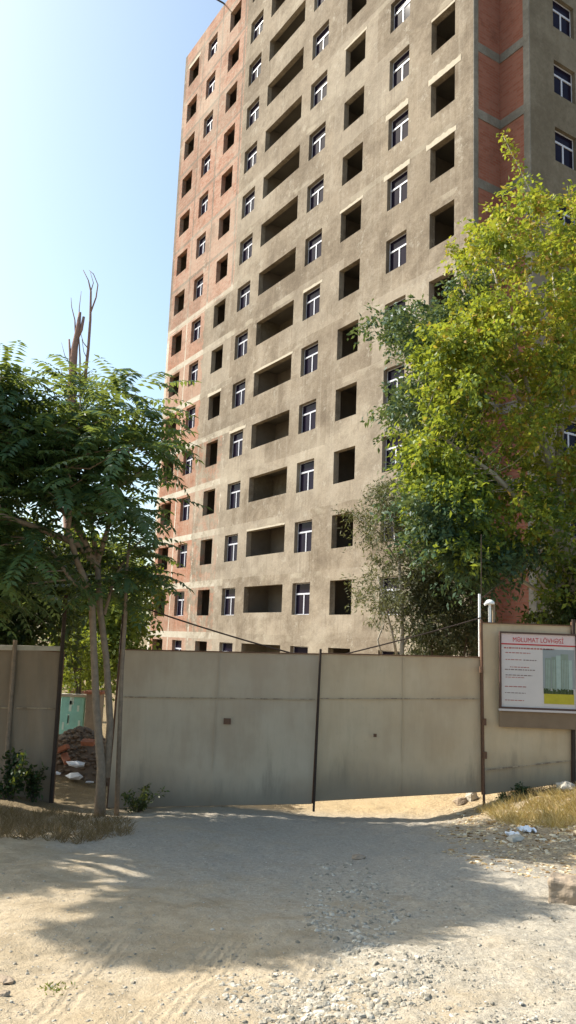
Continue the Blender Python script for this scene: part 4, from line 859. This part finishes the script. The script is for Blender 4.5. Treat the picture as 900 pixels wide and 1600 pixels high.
def rag(X, Y, w, d, label, rz=.2):
    x, y, z = ground_hit(X, Y); n = 10; vs = []; fs = []
    for j in range(n+1):
        for i in range(n+1): vs.append(((i/n-.5)*w*(1+.2*math.sin(j)), (j/n-.5)*d*(1+.2*math.cos(i*1.3)), .015+.02*math.sin(i*1.1+j)+random.uniform(-.006,.012)))
    for j in range(n):
        for i in range(n): a = j*(n+1)+i; fs.append((a, a+1, a+n+2, a+n+1))
    m = MB(); m.add(vs, fs); o = m.build('plastic_scrap', M['white_rag'], smooth=False, label=label, cat='scrap', group='white scraps'); o.location = (x, y, z+.02); o.rotation_euler = (0, 0, rz)
    s_ = o.modifiers.new('t', 'SOLIDIFY'); s_.thickness = .003
rag(822, 1302, .17, .15, 'crumpled bluish white plastic scrap in the litter right of the yard', .4)
rag(800, 1310, .14, .09, 'torn white plastic scrap left of the bluish one', -.3)

# ------------------------------------------------------------------ light, sky, camera
world = bpy.data.worlds.new('World'); SC.world = world; world.use_nodes = True; nt = world.node_tree; nt.nodes.clear()
sky = nt.nodes.new('ShaderNodeTexSky'); sky.sky_type = 'NISHITA'; sky.sun_disc = False
el = math.asin(SUN[2]); az = math.atan2(SUN[0], SUN[1])
sky.sun_elevation = el; sky.sun_rotation = az % (2*math.pi); sky.air_density = 1.0; sky.dust_density = 2.6; sky.ozone_density = 1.0
bg = nt.nodes.new('ShaderNodeBackground'); bg.inputs[1].default_value = .145; wo = nt.nodes.new('ShaderNodeOutputWorld')
tn = nt.nodes.new('ShaderNodeMix'); tn.data_type = 'RGBA'; tn.blend_type = 'MULTIPLY'; tn.inputs[0].default_value = 1; tn.inputs[7].default_value = (1.0, 1.07, 1.0, 1); nt.links.new(sky.outputs[0], tn.inputs[6]); nt.links.new(tn.outputs[2], bg.inputs[0]); nt.links.new(bg.outputs[0], wo.inputs[0])
ld = bpy.data.lights.new('sun', 'SUN'); ld.energy = 5.0; ld.angle = R(.5); ld.color = (1, .94, .84); lo = bpy.data.objects.new('sun', ld); COL.objects.link(lo)
from mathutils import Vector, Matrix
lo.rotation_euler = Vector((-SUN[0], -SUN[1], -SUN[2])).to_track_quat('-Z', 'Y').to_euler()
cd = bpy.data.cameras.new('camera'); cam = bpy.data.objects.new('camera', cd); COL.objects.link(cam); SC.camera = cam
cd.sensor_fit = 'VERTICAL'; cd.sensor_height = 36; cd.lens = F/1600*36; cd.clip_end = 3000; cd.clip_start = .05
cr, sr, cp, sp = math.cos(ROLL), math.sin(ROLL), math.cos(PITCH), math.sin(PITCH)
right = Vector((cr, 0, 0))+Vector((0, -sp, cp))*sr; up = Vector((0, -sp, cp))*cr-Vector((1, 0, 0))*sr; fwd = Vector((0, cp, sp))
# image right axis r0 and up axis u0 before roll: pixels rotate clockwise by ROLL
r0 = Vector((1,0,0)); u0 = Vector((0,-sp,cp)); right = r0*cr+u0*sr; up = u0*cr-r0*sr
cam.matrix_world = Matrix(((right.x, up.x, -fwd.x, 0), (right.y, up.y, -fwd.y, 0), (right.z, up.z, -fwd.z, EYE), (0,0,0,1)))
SC.view_settings.view_transform = 'Standard'; SC.view_settings.look = 'None'; SC.view_settings.exposure = 0.8; SC.view_settings.gamma = 1
